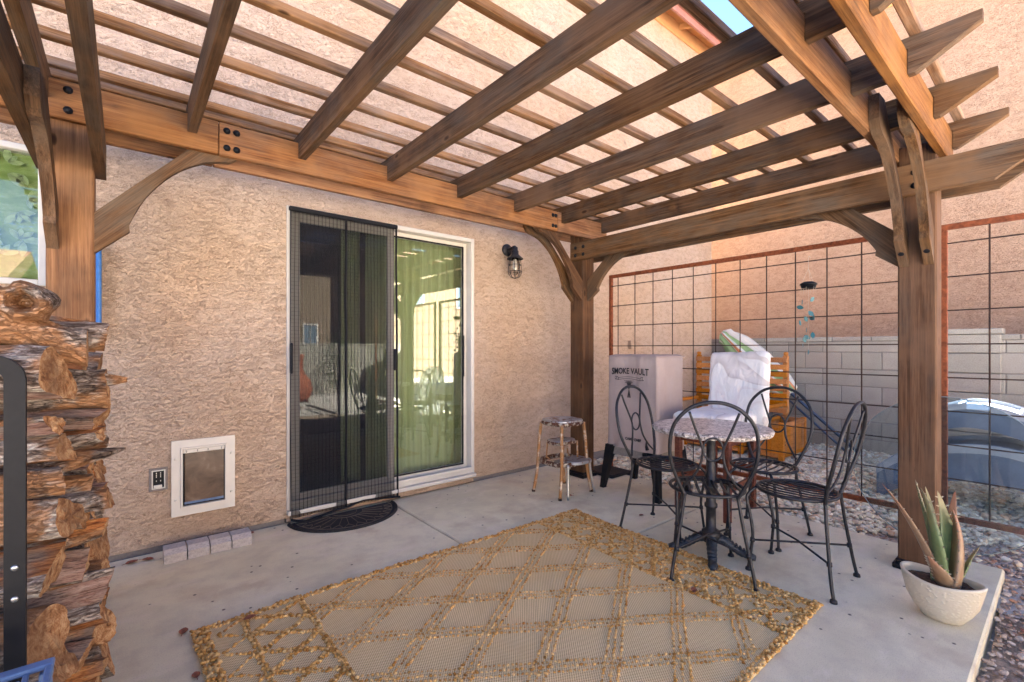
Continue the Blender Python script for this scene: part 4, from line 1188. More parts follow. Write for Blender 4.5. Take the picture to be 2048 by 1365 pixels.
def chair(x, y, deg, label, tilt=0):
    t = thing('iron_chair', label, 'chair', (x, y, 0), R(deg), 'wrought iron bistro chairs')
    for k, ms in CP.items():
        for me in ms: link(k, me, t)
    return t
c0 = chair(2.745, 1.715, -88, 'wrought iron chair standing in front of the covered smoker')
chair(2.455, 1.285, 35, 'wrought iron chair nearest the camera with two feet on the rug')
chair(3.165, 1.275, 181, 'wrought iron chair behind the table in front of the white covered chair')
chair(2.765, .945, 91, 'rightmost wrought iron chair with its hoop seen nearly edge-on')

# ------------------------------------------------------------------ white covered chair
cc = thing('covered_chair', 'tall red legged chair under a white swirl printed slipcover', 'chair', (3.42, 1.70, 0))
def soft_box(mb, x0, x1, y0, y1, z0, z1, r=.03, nx=10, amp=.006, seed=0):
    """rounded, slightly lumpy box"""
    import itertools
    cx, cy, cz = (x0 + x1) / 2, (y0 + y1) / 2, (z0 + z1) / 2; hx_, hy_, hz_ = (x1 - x0) / 2, (y1 - y0) / 2, (z1 - z0) / 2
    vid = {}; vs = []; fs = []
    def V(i, j, k):
        key = (i, j, k)
        if key in vid: return vid[key]
        p = Vector((hx_ * (2 * i / nx - 1), hy_ * (2 * j / nx - 1), hz_ * (2 * k / nx - 1)))
        q = Vector((max(-hx_ + r, min(hx_ - r, p.x)), max(-hy_ + r, min(hy_ - r, p.y)), max(-hz_ + r, min(hz_ - r, p.z))))
        d = p - q
        if d.length > 1e-6: p = q + d.normalized() * r
        nz = noise.noise((p + Vector((seed, seed, seed))) * 9) + .6 * noise.noise((p + Vector((seed, 0, 0))) * 22)
        nn = p.normalized() * amp * 1.6 * nz
        vid[key] = len(vs); vs.append((cx + p.x + nn.x, cy + p.y + nn.y, cz + p.z + nn.z)); return vid[key]
    for a in range(nx):
        for b in range(nx):
            fs.append((V(0, a, b), V(0, a, b + 1), V(0, a + 1, b + 1), V(0, a + 1, b)))
            fs.append((V(nx, a, b), V(nx, a + 1, b), V(nx, a + 1, b + 1), V(nx, a, b + 1)))
            fs.append((V(a, 0, b), V(a + 1, 0, b), V(a + 1, 0, b + 1), V(a, 0, b + 1)))
            fs.append((V(a, nx, b), V(a, nx, b + 1), V(a + 1, nx, b + 1), V(a + 1, nx, b)))
            fs.append((V(a, b, 0), V(a, b + 1, 0), V(a + 1, b + 1, 0), V(a + 1, b, 0)))
            fs.append((V(a, b, nx), V(a + 1, b, nx), V(a + 1, b + 1, nx), V(a, b + 1, nx)))
    mb.add(vs, fs); return mb
def cpart(mb, name, mat, **kw):
    o = mb.build(name, mat, cc, **kw); o.location = (-3.42, -1.70, 0); return o
m = MB(); soft_box(m, 3.16, 3.70, 1.50, 1.93, .600, .735, .045, 14, .006, 2); cpart(m, 'seat_cover', 'swirl', smooth=True)
m = MB(); soft_box(m, 3.60, 3.70, 1.445, 1.885, .62, 1.175, .035, 16, .007, 5)
m.v = [(x + max(0, z - .7) * .10, y, z) for x, y, z in m.v]; cpart(m, 'back_cover', 'swirl', smooth=True)
for x, y in ((3.21, 1.90), (3.67, 1.86), (3.19, 1.52), (3.65, 1.55)):
    cpart(MB().box(x - .022, x + .022, y - .022, y + .022, .0, .605, .004), 'leg', 'w_red')
for a, b, z in (((3.21, 1.90), (3.67, 1.86), .22), ((3.19, 1.52), (3.65, 1.55), .22), ((3.21, 1.90), (3.19, 1.52), .30), ((3.67, 1.86), (3.65, 1.55), .30)):
    d = Vector((b[0] - a[0], b[1] - a[1], 0)); an = math.atan2(d.y, d.x); M_ = Matrix.Translation((a[0], a[1], z)) @ Matrix.Rotation(an, 4, 'Z')
    cpart(MB().box(.023, d.length - .023, -.010, .010, -.02, .02, .002, M_), 'stretcher', 'w_red')
    cpart(MB().box(.023, d.length - .023, -.010, .010, .30, .345, .002, M_) if z < .25 else MB().box(.023, d.length - .023, -.010, .010, .22, .265, .002, M_), 'apron', 'w_red')

# ------------------------------------------------------------------ smoker under its cover
smk = thing('covered_smoker', 'upright smoker on black legs under a mauve SMOKE VAULT cover', 'smoker', (3.41, 2.31, 0))
def sk(mb, name, mat, **kw):
    o = mb.build(name, mat, smk, **kw); o.location = (-3.41, -2.31, 0); return o
sx0, sx1, sy0, sy1 = 3.19, 3.60, 2.07, 2.56
m = MB(); vs = []; fs = []
per = []; nseg = 18
cr = .028
def rrect(x0, x1, y0, y1, r):
    P = []
    for cx, cy, a0 in ((x1 - r, y1 - r, 0), (x0 + r, y1 - r, 90), (x0 + r, y0 + r, 180), (x1 - r, y0 + r, 270)):
        for q in range(5): a = R(a0 + q * 22.5); P.append((cx + r * math.cos(a), cy + r * math.sin(a)))
    out = []
    for i in range(len(P)):
        a = Vector(P[i]); b = Vector(P[(i + 1) % len(P)]); k = max(1, int((b - a).length / .025))
        for q in range(k): out.append(a + (b - a) * q / k)
    return out
base_ = rrect(sx0, sx1, sy0, sy1, cr); nb_ = len(base_); rows = 34; z0_, z1_ = .375, 1.145
ctr = Vector(((sx0 + sx1) / 2, (sy0 + sy1) / 2))
for j in range(rows + 1):
    t = j / rows; z = z0_ + (z1_ - z0_) * t
    for i, p in enumerate(base_):
        d = (p - ctr); dn = d.normalized()
        fold = .022 * noise.noise(Vector((p.x * 9, p.y * 9, z * 1.3))) * (1.1 - t * .6) + .004 * noise.noise(Vector((p.x * 40, p.y * 40, z * 5)))
        flare = .014 * (1 - t) ** 2 - .004 * t + .010 * math.sin(i * .5) * (1 - t) ** 3
        edge = -.014 * max(0, (t - .96) / .04) ** 2
        q = p + dn * (fold + flare + edge); zz = z - (.012 * noise.noise(Vector((p.x * 6, p.y * 6, 9))) if j == 0 else 0)
        vs.append((q.x, q.y, zz))
for j in range(rows):
    for i in range(nb_): l = (i + 1) % nb_; fs.append((j * nb_ + i, j * nb_ + l, (j + 1) * nb_ + l, (j + 1) * nb_ + i))
o_ = rows * nb_
# top: rings to the centre, slightly sagging
prev = [o_ + i for i in range(nb_)]
for s, dz in ((.85, .006), (.5, .004), (.15, -.002)):
    cur = []
    for i, p in enumerate(base_):
        q = ctr + (p - ctr) * s; cur.append(len(vs)); vs.append((q.x, q.y, z1_ + dz + .004 * noise.noise(Vector((q.x * 12, q.y * 12, 0)))))
    for i in range(nb_): l = (i + 1) % nb_; fs.append((prev[i], prev[l], cur[l], cur[i]))
    prev = cur
fs.append(tuple(prev))
m.add(vs, fs); sk(m, 'cover', 'cover', smooth=True)
sk(MB().tube([(p.x, p.y, z1_ - .008) for p in rrect(sx0 - .002, sx1 + .002, sy0 - .002, sy1 + .002, cr)], .0035, 5, closed=True), 'seam_piping', 'cover', smooth=True)
sk(MB().tube([(sx0 - .006 + .003 * noise.noise(Vector((0, 0, z * 6))), sy0 + .004, z) for z in [.40 + .73 * q / 20 for q in range(21)]], .0028, 5), 'corner_seam', 'cover', smooth=True)
sk(MB().box(sx0 + .03, sx1 - .03, sy0 + .03, sy1 - .03, .30, .40, .004), 'firebox', 'mortar')
M_ = Matrix.Translation((sx0 + .03, 2.19, .35)) @ Matrix.Rotation(R(-90), 4, 'Y'); sk(MB().lathe([(.028, 0), (.028, .018), (.02, .024)], n=16, M=M_), 'knob', 'black', smooth=True)
for x, y, dx, dy in ((3.215, 2.535, -.02, .075), (3.22, 2.11, -.03, -.05), (3.57, 2.535, .06, .06), (3.57, 2.11, .06, -.05)):
    m = MB(); t = [(x, y, .385), (x + dx * .5, y + dy * .5, .2), (x + dx, y + dy, 0)]
    w0, w1 = .036, .020
    vs = []
    for (px_, py_, pz_), w_ in zip(t, (w0, .028, w1)):
        vs += [(px_ - w_, py_ - w_, pz_), (px_ + w_, py_ - w_, pz_), (px_ + w_, py_ + w_, pz_), (px_ - w_, py_ + w_, pz_)]
    fs = [(3, 2, 1, 0)[::-1], (8, 9, 10, 11)[::-1]] + [(4 * r_ + a, 4 * r_ + 4 + a, 4 * r_ + 4 + (a + 1) % 4, 4 * r_ + (a + 1) % 4) for r_ in (0, 1) for a in range(4)]
    m.add(vs, fs); sk(m, 'leg', 'black')
m = MB(); m.tube([(sx0 - .012, 2.15, .40), (sx0 - .018, 2.155, .425), (sx0 - .016, 2.16, .47)], [.016, .011, .002], 8); sk(m, 'valve_tip', 'black')
# printed lettering on the cover: from the built-in font, as flat meshes just proud of the cloth
def text_mesh(txt, size, arch=0.0, bold=.0, width=None):
    cu = bpy.data.curves.new('txt', 'FONT'); cu.body = txt; cu.size = size; cu.align_x = 'CENTER'; cu.offset = bold; cu.extrude = .0004; cu.resolution_u = 3
    ob = bpy.data.objects.new('txt', cu); COL.objects.link(ob)
    me = bpy.data.meshes.new_from_object(ob.evaluated_get(bpy.context.evaluated_depsgraph_get()))
    bpy.data.objects.remove(ob); bpy.data.curves.remove(cu)
    xs = [v.co.x for v in me.vertices]; hw = (max(xs) - min(xs)) / 2; mid = (max(xs) + min(xs)) / 2; sc = (width / 2 / hw) if width else 1
    for v in me.vertices:
        u = (v.co.x - mid) / hw; v.co.x = (v.co.x - mid) * sc; v.co.y = v.co.y * (1 + .22 * u * u * (1 if arch else 0)) - arch * u * u
    me.materials.append(MAT['ink']); return me
def on_cover(me, name, y, z, roll=0):
    o = link(name, me, smk)
    # text x -> world -y, text y -> world z, facing -x
    M_ = Matrix(((0, 0, -1, 0), (-1, 0, 0, 0), (0, 1, 0, 0), (0, 0, 0, 1)))
    o.matrix_basis = Matrix.Translation((sx0 - .014 - 3.41, y - 2.31, z)) @ M_ @ Matrix.Rotation(roll, 4, 'Z')
    return o
bpy.context.view_layer.update()
on_cover(text_mesh('SMOKE VAULT', .066, .012, .0012, .36), 'lettering', 2.318, .996)
on_cover(text_mesh('CAMP CHEF', .030, 0, .0012, .155), 'lettering', 2.285, .452)
me = MB(); 
rib = [(-.11 + .22 * q / 14, -.010 - .012 * (2 * q / 14 - 1) ** 2 * 1.0 + .012) for q in range(15)]
me.tube([(x, y, 0) for x, y in rib], .0014, 4); me.tube([(x, y - .016, 0) for x, y in rib], .0014, 4)
for s in (-1, 1):
    me.tube([(s * .11, -.002, 0), (s * .135, .004, 0), (s * .125, -.012, 0), (s * .14, -.022, 0), (s * .105, -.024, 0), (s * .11, -.002, 0)], .0022, 4)
me.tube([(-.05, -.030, 0), (.05, -.030, 0)], .001, 4)
on_cover(me.mesh('banner_print', 'ink'), 'banner_print', 2.325, .968)
me = MB(); rd = random.Random(3)
for q in range(9):
    a = R(90 + (q - 4) * 15); me.tube([(0, 0, 0), (.018 * math.cos(a), .030 + .02 * math.sin(a), 0), (.036 * math.cos(a), .034 + .022 * math.sin(a), 0)], .0016, 4)
for q in range(7):
    a = R(-90 + (q - 3) * 12); me.tube([(0, 0, 0), (.012 * math.cos(a), -.03, 0), (.022 * math.cos(a), -.055, 0)], .0014, 4)
on_cover(me.mesh('emblem_print', 'ink'), 'emblem_print', 2.325, .868).scale = (1.25, 1.25, 1.25)
# a black tray on the ground behind it
tray = thing('black_tray', 'flat black plastic tray lying between the far post and the smoker', 'tray', (3.64, 2.88, 0))
o = MB().box(3.46, 3.80, 2.72, 3.10, -.03, .012, .006).build('base', 'blackp', tray); o.location = (-3.64, -2.88, 0)
o = MB().tube([(3.46, 3.1, .02), (3.46, 2.72, .02), (3.80, 2.72, .02)], .012, 8).build('rolled_edge', 'rubber', tray, smooth=True); o.location = (-3.64, -2.88, 0)

# ------------------------------------------------------------------ rusty step stool
st = thing('step_stool', 'rusty vintage step stool by the wall beside the far post', 'step stool', (2.83, 2.745, 0))
def sq_loop(r_, cx=0, cy=0, n=40, p=3.2, sx=1, sy=1):
    out = []
    for q in range(n):
        a = 2 * math.pi * q / n; c_, s_ = math.cos(a), math.sin(a); k = (abs(c_) ** p + abs(s_) ** p) ** (-1 / p); out.append((cx + r_ * k * c_ * sx, cy + r_ * k * s_ * sy))
    return out
def plate(loop, z0, z1, dome=0.0):
    m = MB(); n = len(loop); cx = sum(p[0] for p in loop) / n; cy = sum(p[1] for p in loop) / n; vs = []; fs = []
    lv = [(1.0, z0), (1.0, z1 - .004), (.975, z1), (.6, z1 + dome * .7), (.02, z1 + dome)]
    for s, z in lv: vs += [(cx + (x - cx) * s, cy + (y - cy) * s, z) for x, y in loop]
    for i in range(len(lv) - 1):
        for k in range(n): l = (k + 1) % n; fs.append((i * n + k, i * n + l, (i + 1) * n + l, (i + 1) * n + k))
    fs += [tuple(range(n))[::-1], tuple((len(lv) - 1) * n + k for k in range(n))]
    m.add(vs, fs); return m
plate(sq_loop(.148), .590, .612, .004).build('seat', 'step_top', st, smooth=False)
m = MB(); m.tube([(x, y, .583) for x, y in sq_loop(.150)], .016, 8, closed=True, flat=(.45, 1)); m.build('seat_band', 'flaked', st, smooth=True)
for sx_, sy_ in ((-1, -1), (-1, 1), (1, -1), (1, 1)):
    m = MB(); k = .175 if sy_ < 0 or True else .15
    m.tube(bezier([(sx_ * .130, sy_ * .120, .585), (sx_ * .143, sy_ * .132, .42), (sx_ * .150, sy_ * .140, .25), (sx_ * .162, sy_ * .145, .14), (sx_ * .186, sy_ * .155, .0)], 5), .0135, 10); m.build('leg', 'chrome_rust', st, smooth=True)
    MB().lathe([(.0155, 0), (.0155, .018)], sx_ * .186, sy_ * .155, 10).build('foot_cap', 'rustdark', st)
m = MB(); m.tube([(x, y, .262) for x, y in sq_loop(.165, sy=.95)], .020, 8, closed=True, flat=(.4, 1)); m.build('lower_band', 'flaked', st, smooth=True)
plate(sq_loop(.125, .055, -.105, sx=.95, sy=.85), .262, .285, .003).build('lower_step', 'step_top', st)
plate(sq_loop(.115, -.005, .005, sx=1, sy=.72), .425, .440, .003).build('upper_step', 'step_top', st)
m = MB(); m.tube([(x, y, .420) for x, y in sq_loop(.118, -.005, .005, sx=1, sy=.75)], .014, 8, closed=True, flat=(.4, 1)); m.build('upper_band', 'flaked', st, smooth=True)
for s in (-1, 1):
    m = MB(); m.tube([(s * .085 + .02, -.07, .425), (s * .085 + .02, -.075, .285)], .008, 8); m.build('step_strut', 'chrome_rust', st, smooth=True)
for P in ([(-.115, -.175, .27), (-.118, -.178, .15), (-.130, -.190, 0)], [(.155, -.165, .27), (.165, -.172, .15), (.190, -.190, 0)]):
    m = MB(); m.tube(bezier([Vector(p) for p in P], 4), .0105, 10); m.build('step_leg', 'steel', st, smooth=True)
for s in (-1, 1):
    m = MB(); m.tube([(s * .115, .06, .425), (s * .128, .06, .30), (s * .10, 0, .262)], .007, 8); m.build('hinge_bar', 'chrome_rust', st, smooth=True)

# ------------------------------------------------------------------ planter bench
pb = thing('planter_bench', 'honey coloured slatted bench with planter boxes on the gravel by the wall', 'bench', (5.9, 2.7, -.05))
def bp(mb, name, mat='w_bench', **kw):
    o = mb.build(name, mat, pb, **kw); o.location = (-5.9, -2.7, .05); return o
def planter(y0, y1, x0=5.52, x1=6.22, z0=-.03, z1=.375):
    for x, y in ((x0, y0), (x0, y1 - .05), (x1 - .05, y0), (x1 - .05, y1 - .05)): bp(MB().box(x, x + .05, y, y + .05, z0, z1 + .012, .003), 'corner_post')
    for (a0, a1, b0, b1) in ((x0 + .008, x0 + .03, y0 + .051, y1 - .051), (x1 - .03, x1 - .008, y0 + .051, y1 - .051)):
        bp(MB().box(a0 - .006, a1 + .006, b0, b1, z1 - .045, z1, .003), 'top_rail'); bp(MB().box(a0 - .006, a1 + .006, b0, b1, z0 + .03, z0 + .07, .003), 'bottom_rail')
        n = max(3, int((b1 - b0) / .07)); w_ = (b1 - b0) / n
        for q in range(n): bp(MB().box(a0, a1, b0 + q * w_ + .0015, b0 + (q + 1) * w_ - .0015, z0 + .071, z1 - .046, .002), 'plank')
    for (b0, b1) in ((y0 + .008, y0 + .03), (y1 - .03, y1 - .008)):
        a0, a1 = x0 + .051, x1 - .051
        bp(MB().box(a0, a1, b0 - .006, b1 + .006, z1 - .045, z1, .003), 'top_rail'); bp(MB().box(a0, a1, b0 - .006, b1 + .006, z0 + .03, z0 + .07, .003), 'bottom_rail')
        n = int((a1 - a0) / .075); w_ = (a1 - a0) / n
        for q in range(n): bp(MB().box(a0 + q * w_ + .0015, a0 + (q + 1) * w_ - .0015, b0, b1, z0 + .071, z1 - .046, .002), 'plank')
    bp(MB().box(x0 + .032, x1 - .032, y0 + .032, y1 - .032, z0 + .02, z0 + .06), 'planter_floor', 'w_red')
planter(2.02, 2.33); planter(2.46, 3.22)
for y in (2.255, 3.38):
    bp(MB().box(6.225, 6.275, y - .028, y + .028, -.03, 1.115, .004), 'back_post')
    bp(MB().lathe([(.02, 1.115), (.028, 1.13), (.028, 1.15), (.018, 1.16)], 6.25, y, 12), 'finial')
    bp(MB().box(5.60, 6.224, y - .02, y + .02, .50, .54, .004), 'arm_rail')
z = 1.03
for q in range(8): bp(MB().box(6.200, 6.222, 2.228, 3.405, z, z + .062, .004), 'back_slat'); z -= .0885
for q in range(5): bp(MB().box(5.62 + q * .115, 5.72 + q * .115, 2.34, 2.452, .33, .352, .003), 'seat_slat')

# ------------------------------------------------------------------ folded striped umbrella
um = thing('patio_umbrella', 'folded striped green and orange umbrella leaning behind the bench', 'umbrella', (6.72, 1.66, -.05))
u0 = Vector((6.72, 1.63, -.04)); u1 = Vector((6.80, 3.32, 1.44)); du = (u1 - u0)
def up_(mb, name, mat, **kw):
    o = mb.build(name, mat, um, **kw); o.location = (-6.72, -1.66, .05); return o
up_(MB().tube([u0, u0 + du * .985], .019, 10), 'pole', 'pole_blue', smooth=True)
off = Vector((-.05, -.02, -.11)); up_(MB().tube([u0 + Vector((-.03, .12, -.0)) , u0 + du * .50 + off], .014, 8), 'lower_rib', 'pole_blue', smooth=True)
# furled canopy: star shaped folds
m = MB(); n = 32; vs = []; fs = []; rows = 22
s1_ = du.cross(Vector((0, 0, 1))).normalized(); s2_ = s1_.cross(du).normalized()
for j in range(rows + 1):
    t = j / rows; c_ = u0 + du * (.44 + .56 * t) + Vector((0, 0, -.03 * math.sin(t * 3))); r_ = .055 + .135 * math.sin(math.pi * min(1, t * .95 + .05)) ** .7
    if t > .93: r_ = .10 - .05 * (t - .93) / .07 + .03 * (j % 2)
    for k in range(n):
        a = 2 * math.pi * k / n; rr = r_ * (1 + .28 * math.cos(8 * a + t * 2) + .25 * noise.noise(Vector((math.cos(a) * 2, math.sin(a) * 2, t * 4))))
        vs.append(c_ + s1_ * rr * math.cos(a) * .55 + s2_ * rr * math.sin(a))
for j in range(rows):
    for k in range(n): l = (k + 1) % n; fs.append((j * n + k, j * n + l, (j + 1) * n + l, (j + 1) * n + k))
fs += [tuple(range(n))[::-1], tuple(rows * n + k for k in range(n))]
m.add(vs, fs)
pat_ = [0, 1, 1, 0, 2, 0, 1, 0, 0, 2, 2, 0, 1, 1, 0, 2]
m.mi = [pat_[k % 16] for j in range(rows) for k in range(n)] + [0, 0]
up_(m, 'canopy', ['s_white', 's_green', 's_orange'], smooth=True)
up_(MB().tube([u0 + du * .46 + s1_ * .045 * math.cos(a) + s2_ * .07 * math.sin(a) for a in [2 * math.pi * k / 20 for k in range(20)]], .010, 6, closed=True), 'tie_strap', plain('maroon strap', (.16, .02, .03)), smooth=True)

# ------------------------------------------------------------------ moulded loungers
def lounger(name, label, prof, x0, x1, th, mat, z_off=0):
    t = thing(name, label, 'lounger', (5.25, .2, -.05), 0, 'moulded plastic loungers piled on the gravel')
    P = bezier([(0, y, z) for y, z in prof], 5); n = len(P)
    def pr(mb, xa, xb, up, dn):
        top = [(p.y, p.z + up) for p in P]; bot = [(p.y, p.z + dn) for p in P][::-1]
        pts = top + bot; N = len(pts); vs = [(xa, a, b) for a, b in pts] + [(xb, a, b) for a, b in pts]; fs = []
        for i in range(n - 1):
            j = N - 1 - i
            fs.append((i, i + 1, j - 1, j)); fs.append((N + j, N + j - 1, N + i + 1, N + i))
        for i in range(N): fs.append((i, i + N, (i + 1) % N + N, (i + 1) % N))
        mb.add(vs, [f[::-1] for f in fs]); return mb
    def q(mb, nm, mt):
        o = mb.build(nm, mt, t, smooth=False); o.location = (-5.25, -.2, .05); return o
    q(pr(MB(), x0 + .051, x1 - .051, -.03, -.055), 'seat_shell', mat)
    q(pr(MB(), x0, x0 + .05, 0, -th * .45), 'side_rim', mat); q(pr(MB(), x1 - .05, x1, 0, -th * .45), 'side_rim', mat)
    q(pr(MB(), x0 + .02, x0 + .045, -th * .46, -th * 1.9), 'underside_shade', 'lounger_shade'); q(pr(MB(), x1 - .045, x1 - .02, -th * .46, -th * 1.9), 'underside_shade', 'lounger_shade')  # dark panels added under the rims to paint the shaded underside
    a = P[0]; b = P[-1]
    q(MB().box(x0 + .051, x1 - .051, a.y - .04, a.y + .003, a.z - th, a.z + .003, .006), 'end_rim', mat); q(MB().box(x0 + .051, x1 - .051, b.y, b.y + .04, b.z - th, b.z + .003, .006), 'end_rim', mat)
    for s in (.3, .55, .8):
        p = P[int(s * (n - 1))]; q(MB().box(x0 + .052, x1 - .052, p.y - .012, p.y + .012, p.z - .056, p.z - .012, .004), 'moulded_rib', mat)
    return t
lounger('moulded_lounger', 'upper pale plastic lounger of the pile behind the trellis', [(.92, .56), (.78, .68), (.56, .765), (.32, .735), (.0, .60), (-.5, .42), (-1.1, .33)], 5.10, 5.75, .10, 'lounger')
lounger('moulded_lounger', 'lower pale plastic lounger lying on the gravel behind the trellis', [(1.08, .20), (.9, .34), (.62, .45), (.30, .47), (-.05, .36), (-.5, .2), (-1.1, .14)], 4.95, 5.55, .15, 'lounger')

# ------------------------------------------------------------------ glass disc leaning on the trellis
gd = thing('glass_tabletop', 'large clear round glass tabletop leaning on the trellis behind the right post', 'glass tabletop', (3.74, .49, 0))
M_ = Matrix.Rotation(R(90 - 5), 4, 'Y')
o = MB().lathe([(.0005, -.004), (.452, -.004), (.455, -.002), (.455, .002), (.452, .004), (.0005, .004)], n=96).build('glass_plate', 'glass_disc', gd, smooth=False)
o.matrix_basis = Matrix.Translation((.040, 0, .4545)) @ Matrix.Rotation(R(90 + 4), 4, 'Y')
m = MB(); m.tube([(.4555 * math.cos(2 * math.pi * q / 96), .4555 * math.sin(2 * math.pi * q / 96), 0) for q in range(96)], .0032, 6, closed=True)
o2 = m.build('polished_rim', glass('polished glass edge', (.6, .72, .7), .15, 1.2, .1, (.42, .50, .50), .45), gd, smooth=True); o2.matrix_basis = o.matrix_basis.copy()

# ------------------------------------------------------------------ aloe in its pot
al = thing('potted_aloe', 'tall spiky aloe in a cream textured boat shaped pot at the slab corner', 'potted plant', (2.80, .375, 0), R(-100))
n = 48; m = MB(); vs = []; fs = []
def potring(hl, hw, z, pw):
    out = []
    for k in range(n):
        a = 2 * math.pi * k / n; c_, s_ = math.cos(a), math.sin(a)
        out.append((hl * math.copysign(abs(c_) ** pw, c_), hw * math.copysign(abs(s_) ** 1.0, s_), z + .018 * (abs(c_) ** 2.2 if z > .1 else 0)))
    return out
lv = [(.055, .045, .001, 1), (.072, .058, .006, 1), (.100, .080, .045, 1.02), (.125, .096, .09, 1.06), (.140, .104, .135, 1.12), (.147, .105, .168, 1.16)]
for a in lv: vs += potring(*a)
for i in range(len(lv) - 1):
    for k in range(n): l = (k + 1) % n; fs.append((i * n + k, i * n + l, (i + 1) * n + l, (i + 1) * n + k))
fs.append(tuple(range(n))[::-1]); m.add(vs, fs); m.build('pot', 'pot', al, smooth=True)
m = MB(); vs = []; fs = []; lv = [(.1475, .1055, .1665, 1.16), (.1485, .1065, .172, 1.16), (.145, .103, .1765, 1.16), (.138, .096, .1755, 1.16), (.134, .092, .160, 1.16), (.130, .088, .140, 1.16)]
for a in lv: vs += potring(*a)
for i in range(len(lv) - 1):
    for k in range(n): l = (k + 1) % n; fs.append((i * n + k, i * n + l, (i + 1) * n + l, (i + 1) * n + k))
m.add(vs, fs); m.build('rim', 'potrim', al, smooth=True)
m = MB(); vs = []; fs = []
for s in (1, .8, .6, .4, .2, .02):
    vs += [(x * s, y * s, .157 + .012 * noise.noise(Vector((x * s * 30, y * s * 30, 0))) + .012 * (1 - s)) for x, y, z in potring(.134, .092, .05, 1.1)]
for i in range(5):
    for k in range(n): l = (k + 1) % n; fs.append((i * n + k, i * n + l, (i + 1) * n + l, (i + 1) * n + k))
m.add(vs, fs); m.build('soil', 'soil', al)
def aloe_leaf(base, dirs, L, w_, mat, seed):
    """dirs: list of (t, dx, dy) lean offsets; thick crescent section with small thorns"""
    rd = random.Random(seed); rows = 16; ns = 10; m = MB(); vs = []; fs = []
    P = bezier([Vector(p) for p in dirs], 5); N = len(P); w_ = w_ * 1.2
    out = Vector((P[-1].x - base[0], P[-1].y - base[1], 0)); out = out.normalized() if out.length > .01 else Vector((1, 0, 0))
    side = Vector((-out.y, out.x, 0)); th = []
    for j, p in enumerate(P):
        t = j / (N - 1); ww = w_ * (1 - t ** 1.6) * (1 - .12 * math.exp(-t * 10)) + .0012
        for k in range(ns):
            a = 2 * math.pi * k / ns; sx_ = math.cos(a) * ww; d_ = math.sin(a) * ww * .42 + .35 * ww * (math.cos(a) ** 2)
            vs.append(p + side * sx_ - out * d_ * .8)
        if j % 2 == 0 and t < .93:
            for s in (1, -1): th.append((p + side * s * ww - out * .28 * ww, side * s))
    for j in range(N - 1):
        for k in range(ns): l = (k + 1) % ns; fs.append((j * ns + k, j * ns + l, (j + 1) * ns + l, (j + 1) * ns + k))
    fs += [tuple(range(ns))[::-1], tuple((N - 1) * ns + k for k in range(ns))]
    m.add(vs, fs); lf = m.build('leaf', mat, al, smooth=True)
    m = MB()
    for c_, d_ in th: m.tube([c_, c_ + d_ * .0115 + Vector((0, 0, .004))], [.0036, .0005], 4)
    m.build('thorns', 'thorn', lf, kind='stuff')
# local axes: x along the boat (towards the camera right), y across
cx_, cy_ = 0, 0
al.rotation_euler = (0, 0, R(-100))
def W2L(dr, up, dd=0):
    """screen-right offset dr, height up, depth dd -> local coordinates"""
    wx_ = dr * .7693 + dd * .6389; wy_ = -dr * .6389 + dd * .7693
    a = -R(-100); return Vector((wx_ * math.cos(a) - wy_ * math.sin(a), wx_ * math.sin(a) + wy_ * math.cos(a), up))
LV = [  # (points as (right, up, depth)), width, material
    ([(-.01, .15, 0), (-.05, .27, .01), (-.10, .39, .03), (-.165, .50, .04), (-.225, .585, .05)], .030, 'aloe2'),
    ([(-.015, .15, -.01), (-.035, .27, -.02), (-.055, .39, -.02), (-.062, .50, 0), (-.075, .575, .02)], .044, 'aloe'),
    ([(.00, .15, .02), (-.012, .30, .03), (-.03, .42, .04), (-.055, .53, .05), (-.065, .60, .06)], .030, 'aloe'),
    ([(.015, .15, .01), (.03, .27, .01), (.038, .38, .02), (.032, .47, .03), (.018, .555, .04)], .038, 'aloe'),
    ([(.022, .14, -.03), (.030, .22, -.04), (.045, .33, -.035), (.052, .42, -.02), (.040, .49, -.01)], .055, 'aloe2'),
    ([(.03, .15, .01), (.062, .26, .01), (.072, .37, .02), (.070, .47, .02), (.090, .555, .03)], .032, 'aloe2'),
    ([(-.01, .145, -.04), (-.035, .19, -.05), (-.065, .235, -.06), (-.095, .275, -.06), (-.115, .305, -.06)], .034, 'aloe2'),
    ([(.0, .15, .03), (.008, .30, .05), (.010, .44, .06), (-.010, .565, .07)], .026, 'aloe'),
    ([(.02, .145, -.02), (.055, .21, -.04), (.085, .29, -.05), (.125, .345, -.05)], .020, 'aloe'),
    ([(.03, .15, .03), (.05, .25, .05), (.058, .34, .07), (.075, .40, .08)], .020, 'aloe'),
]
for i, (pts, w_, mt) in enumerate(LV):
    aloe_leaf(W2L(*pts[0][:1], 0), [W2L(a, b, c) for a, b, c in pts], .4, w_, mt, i)

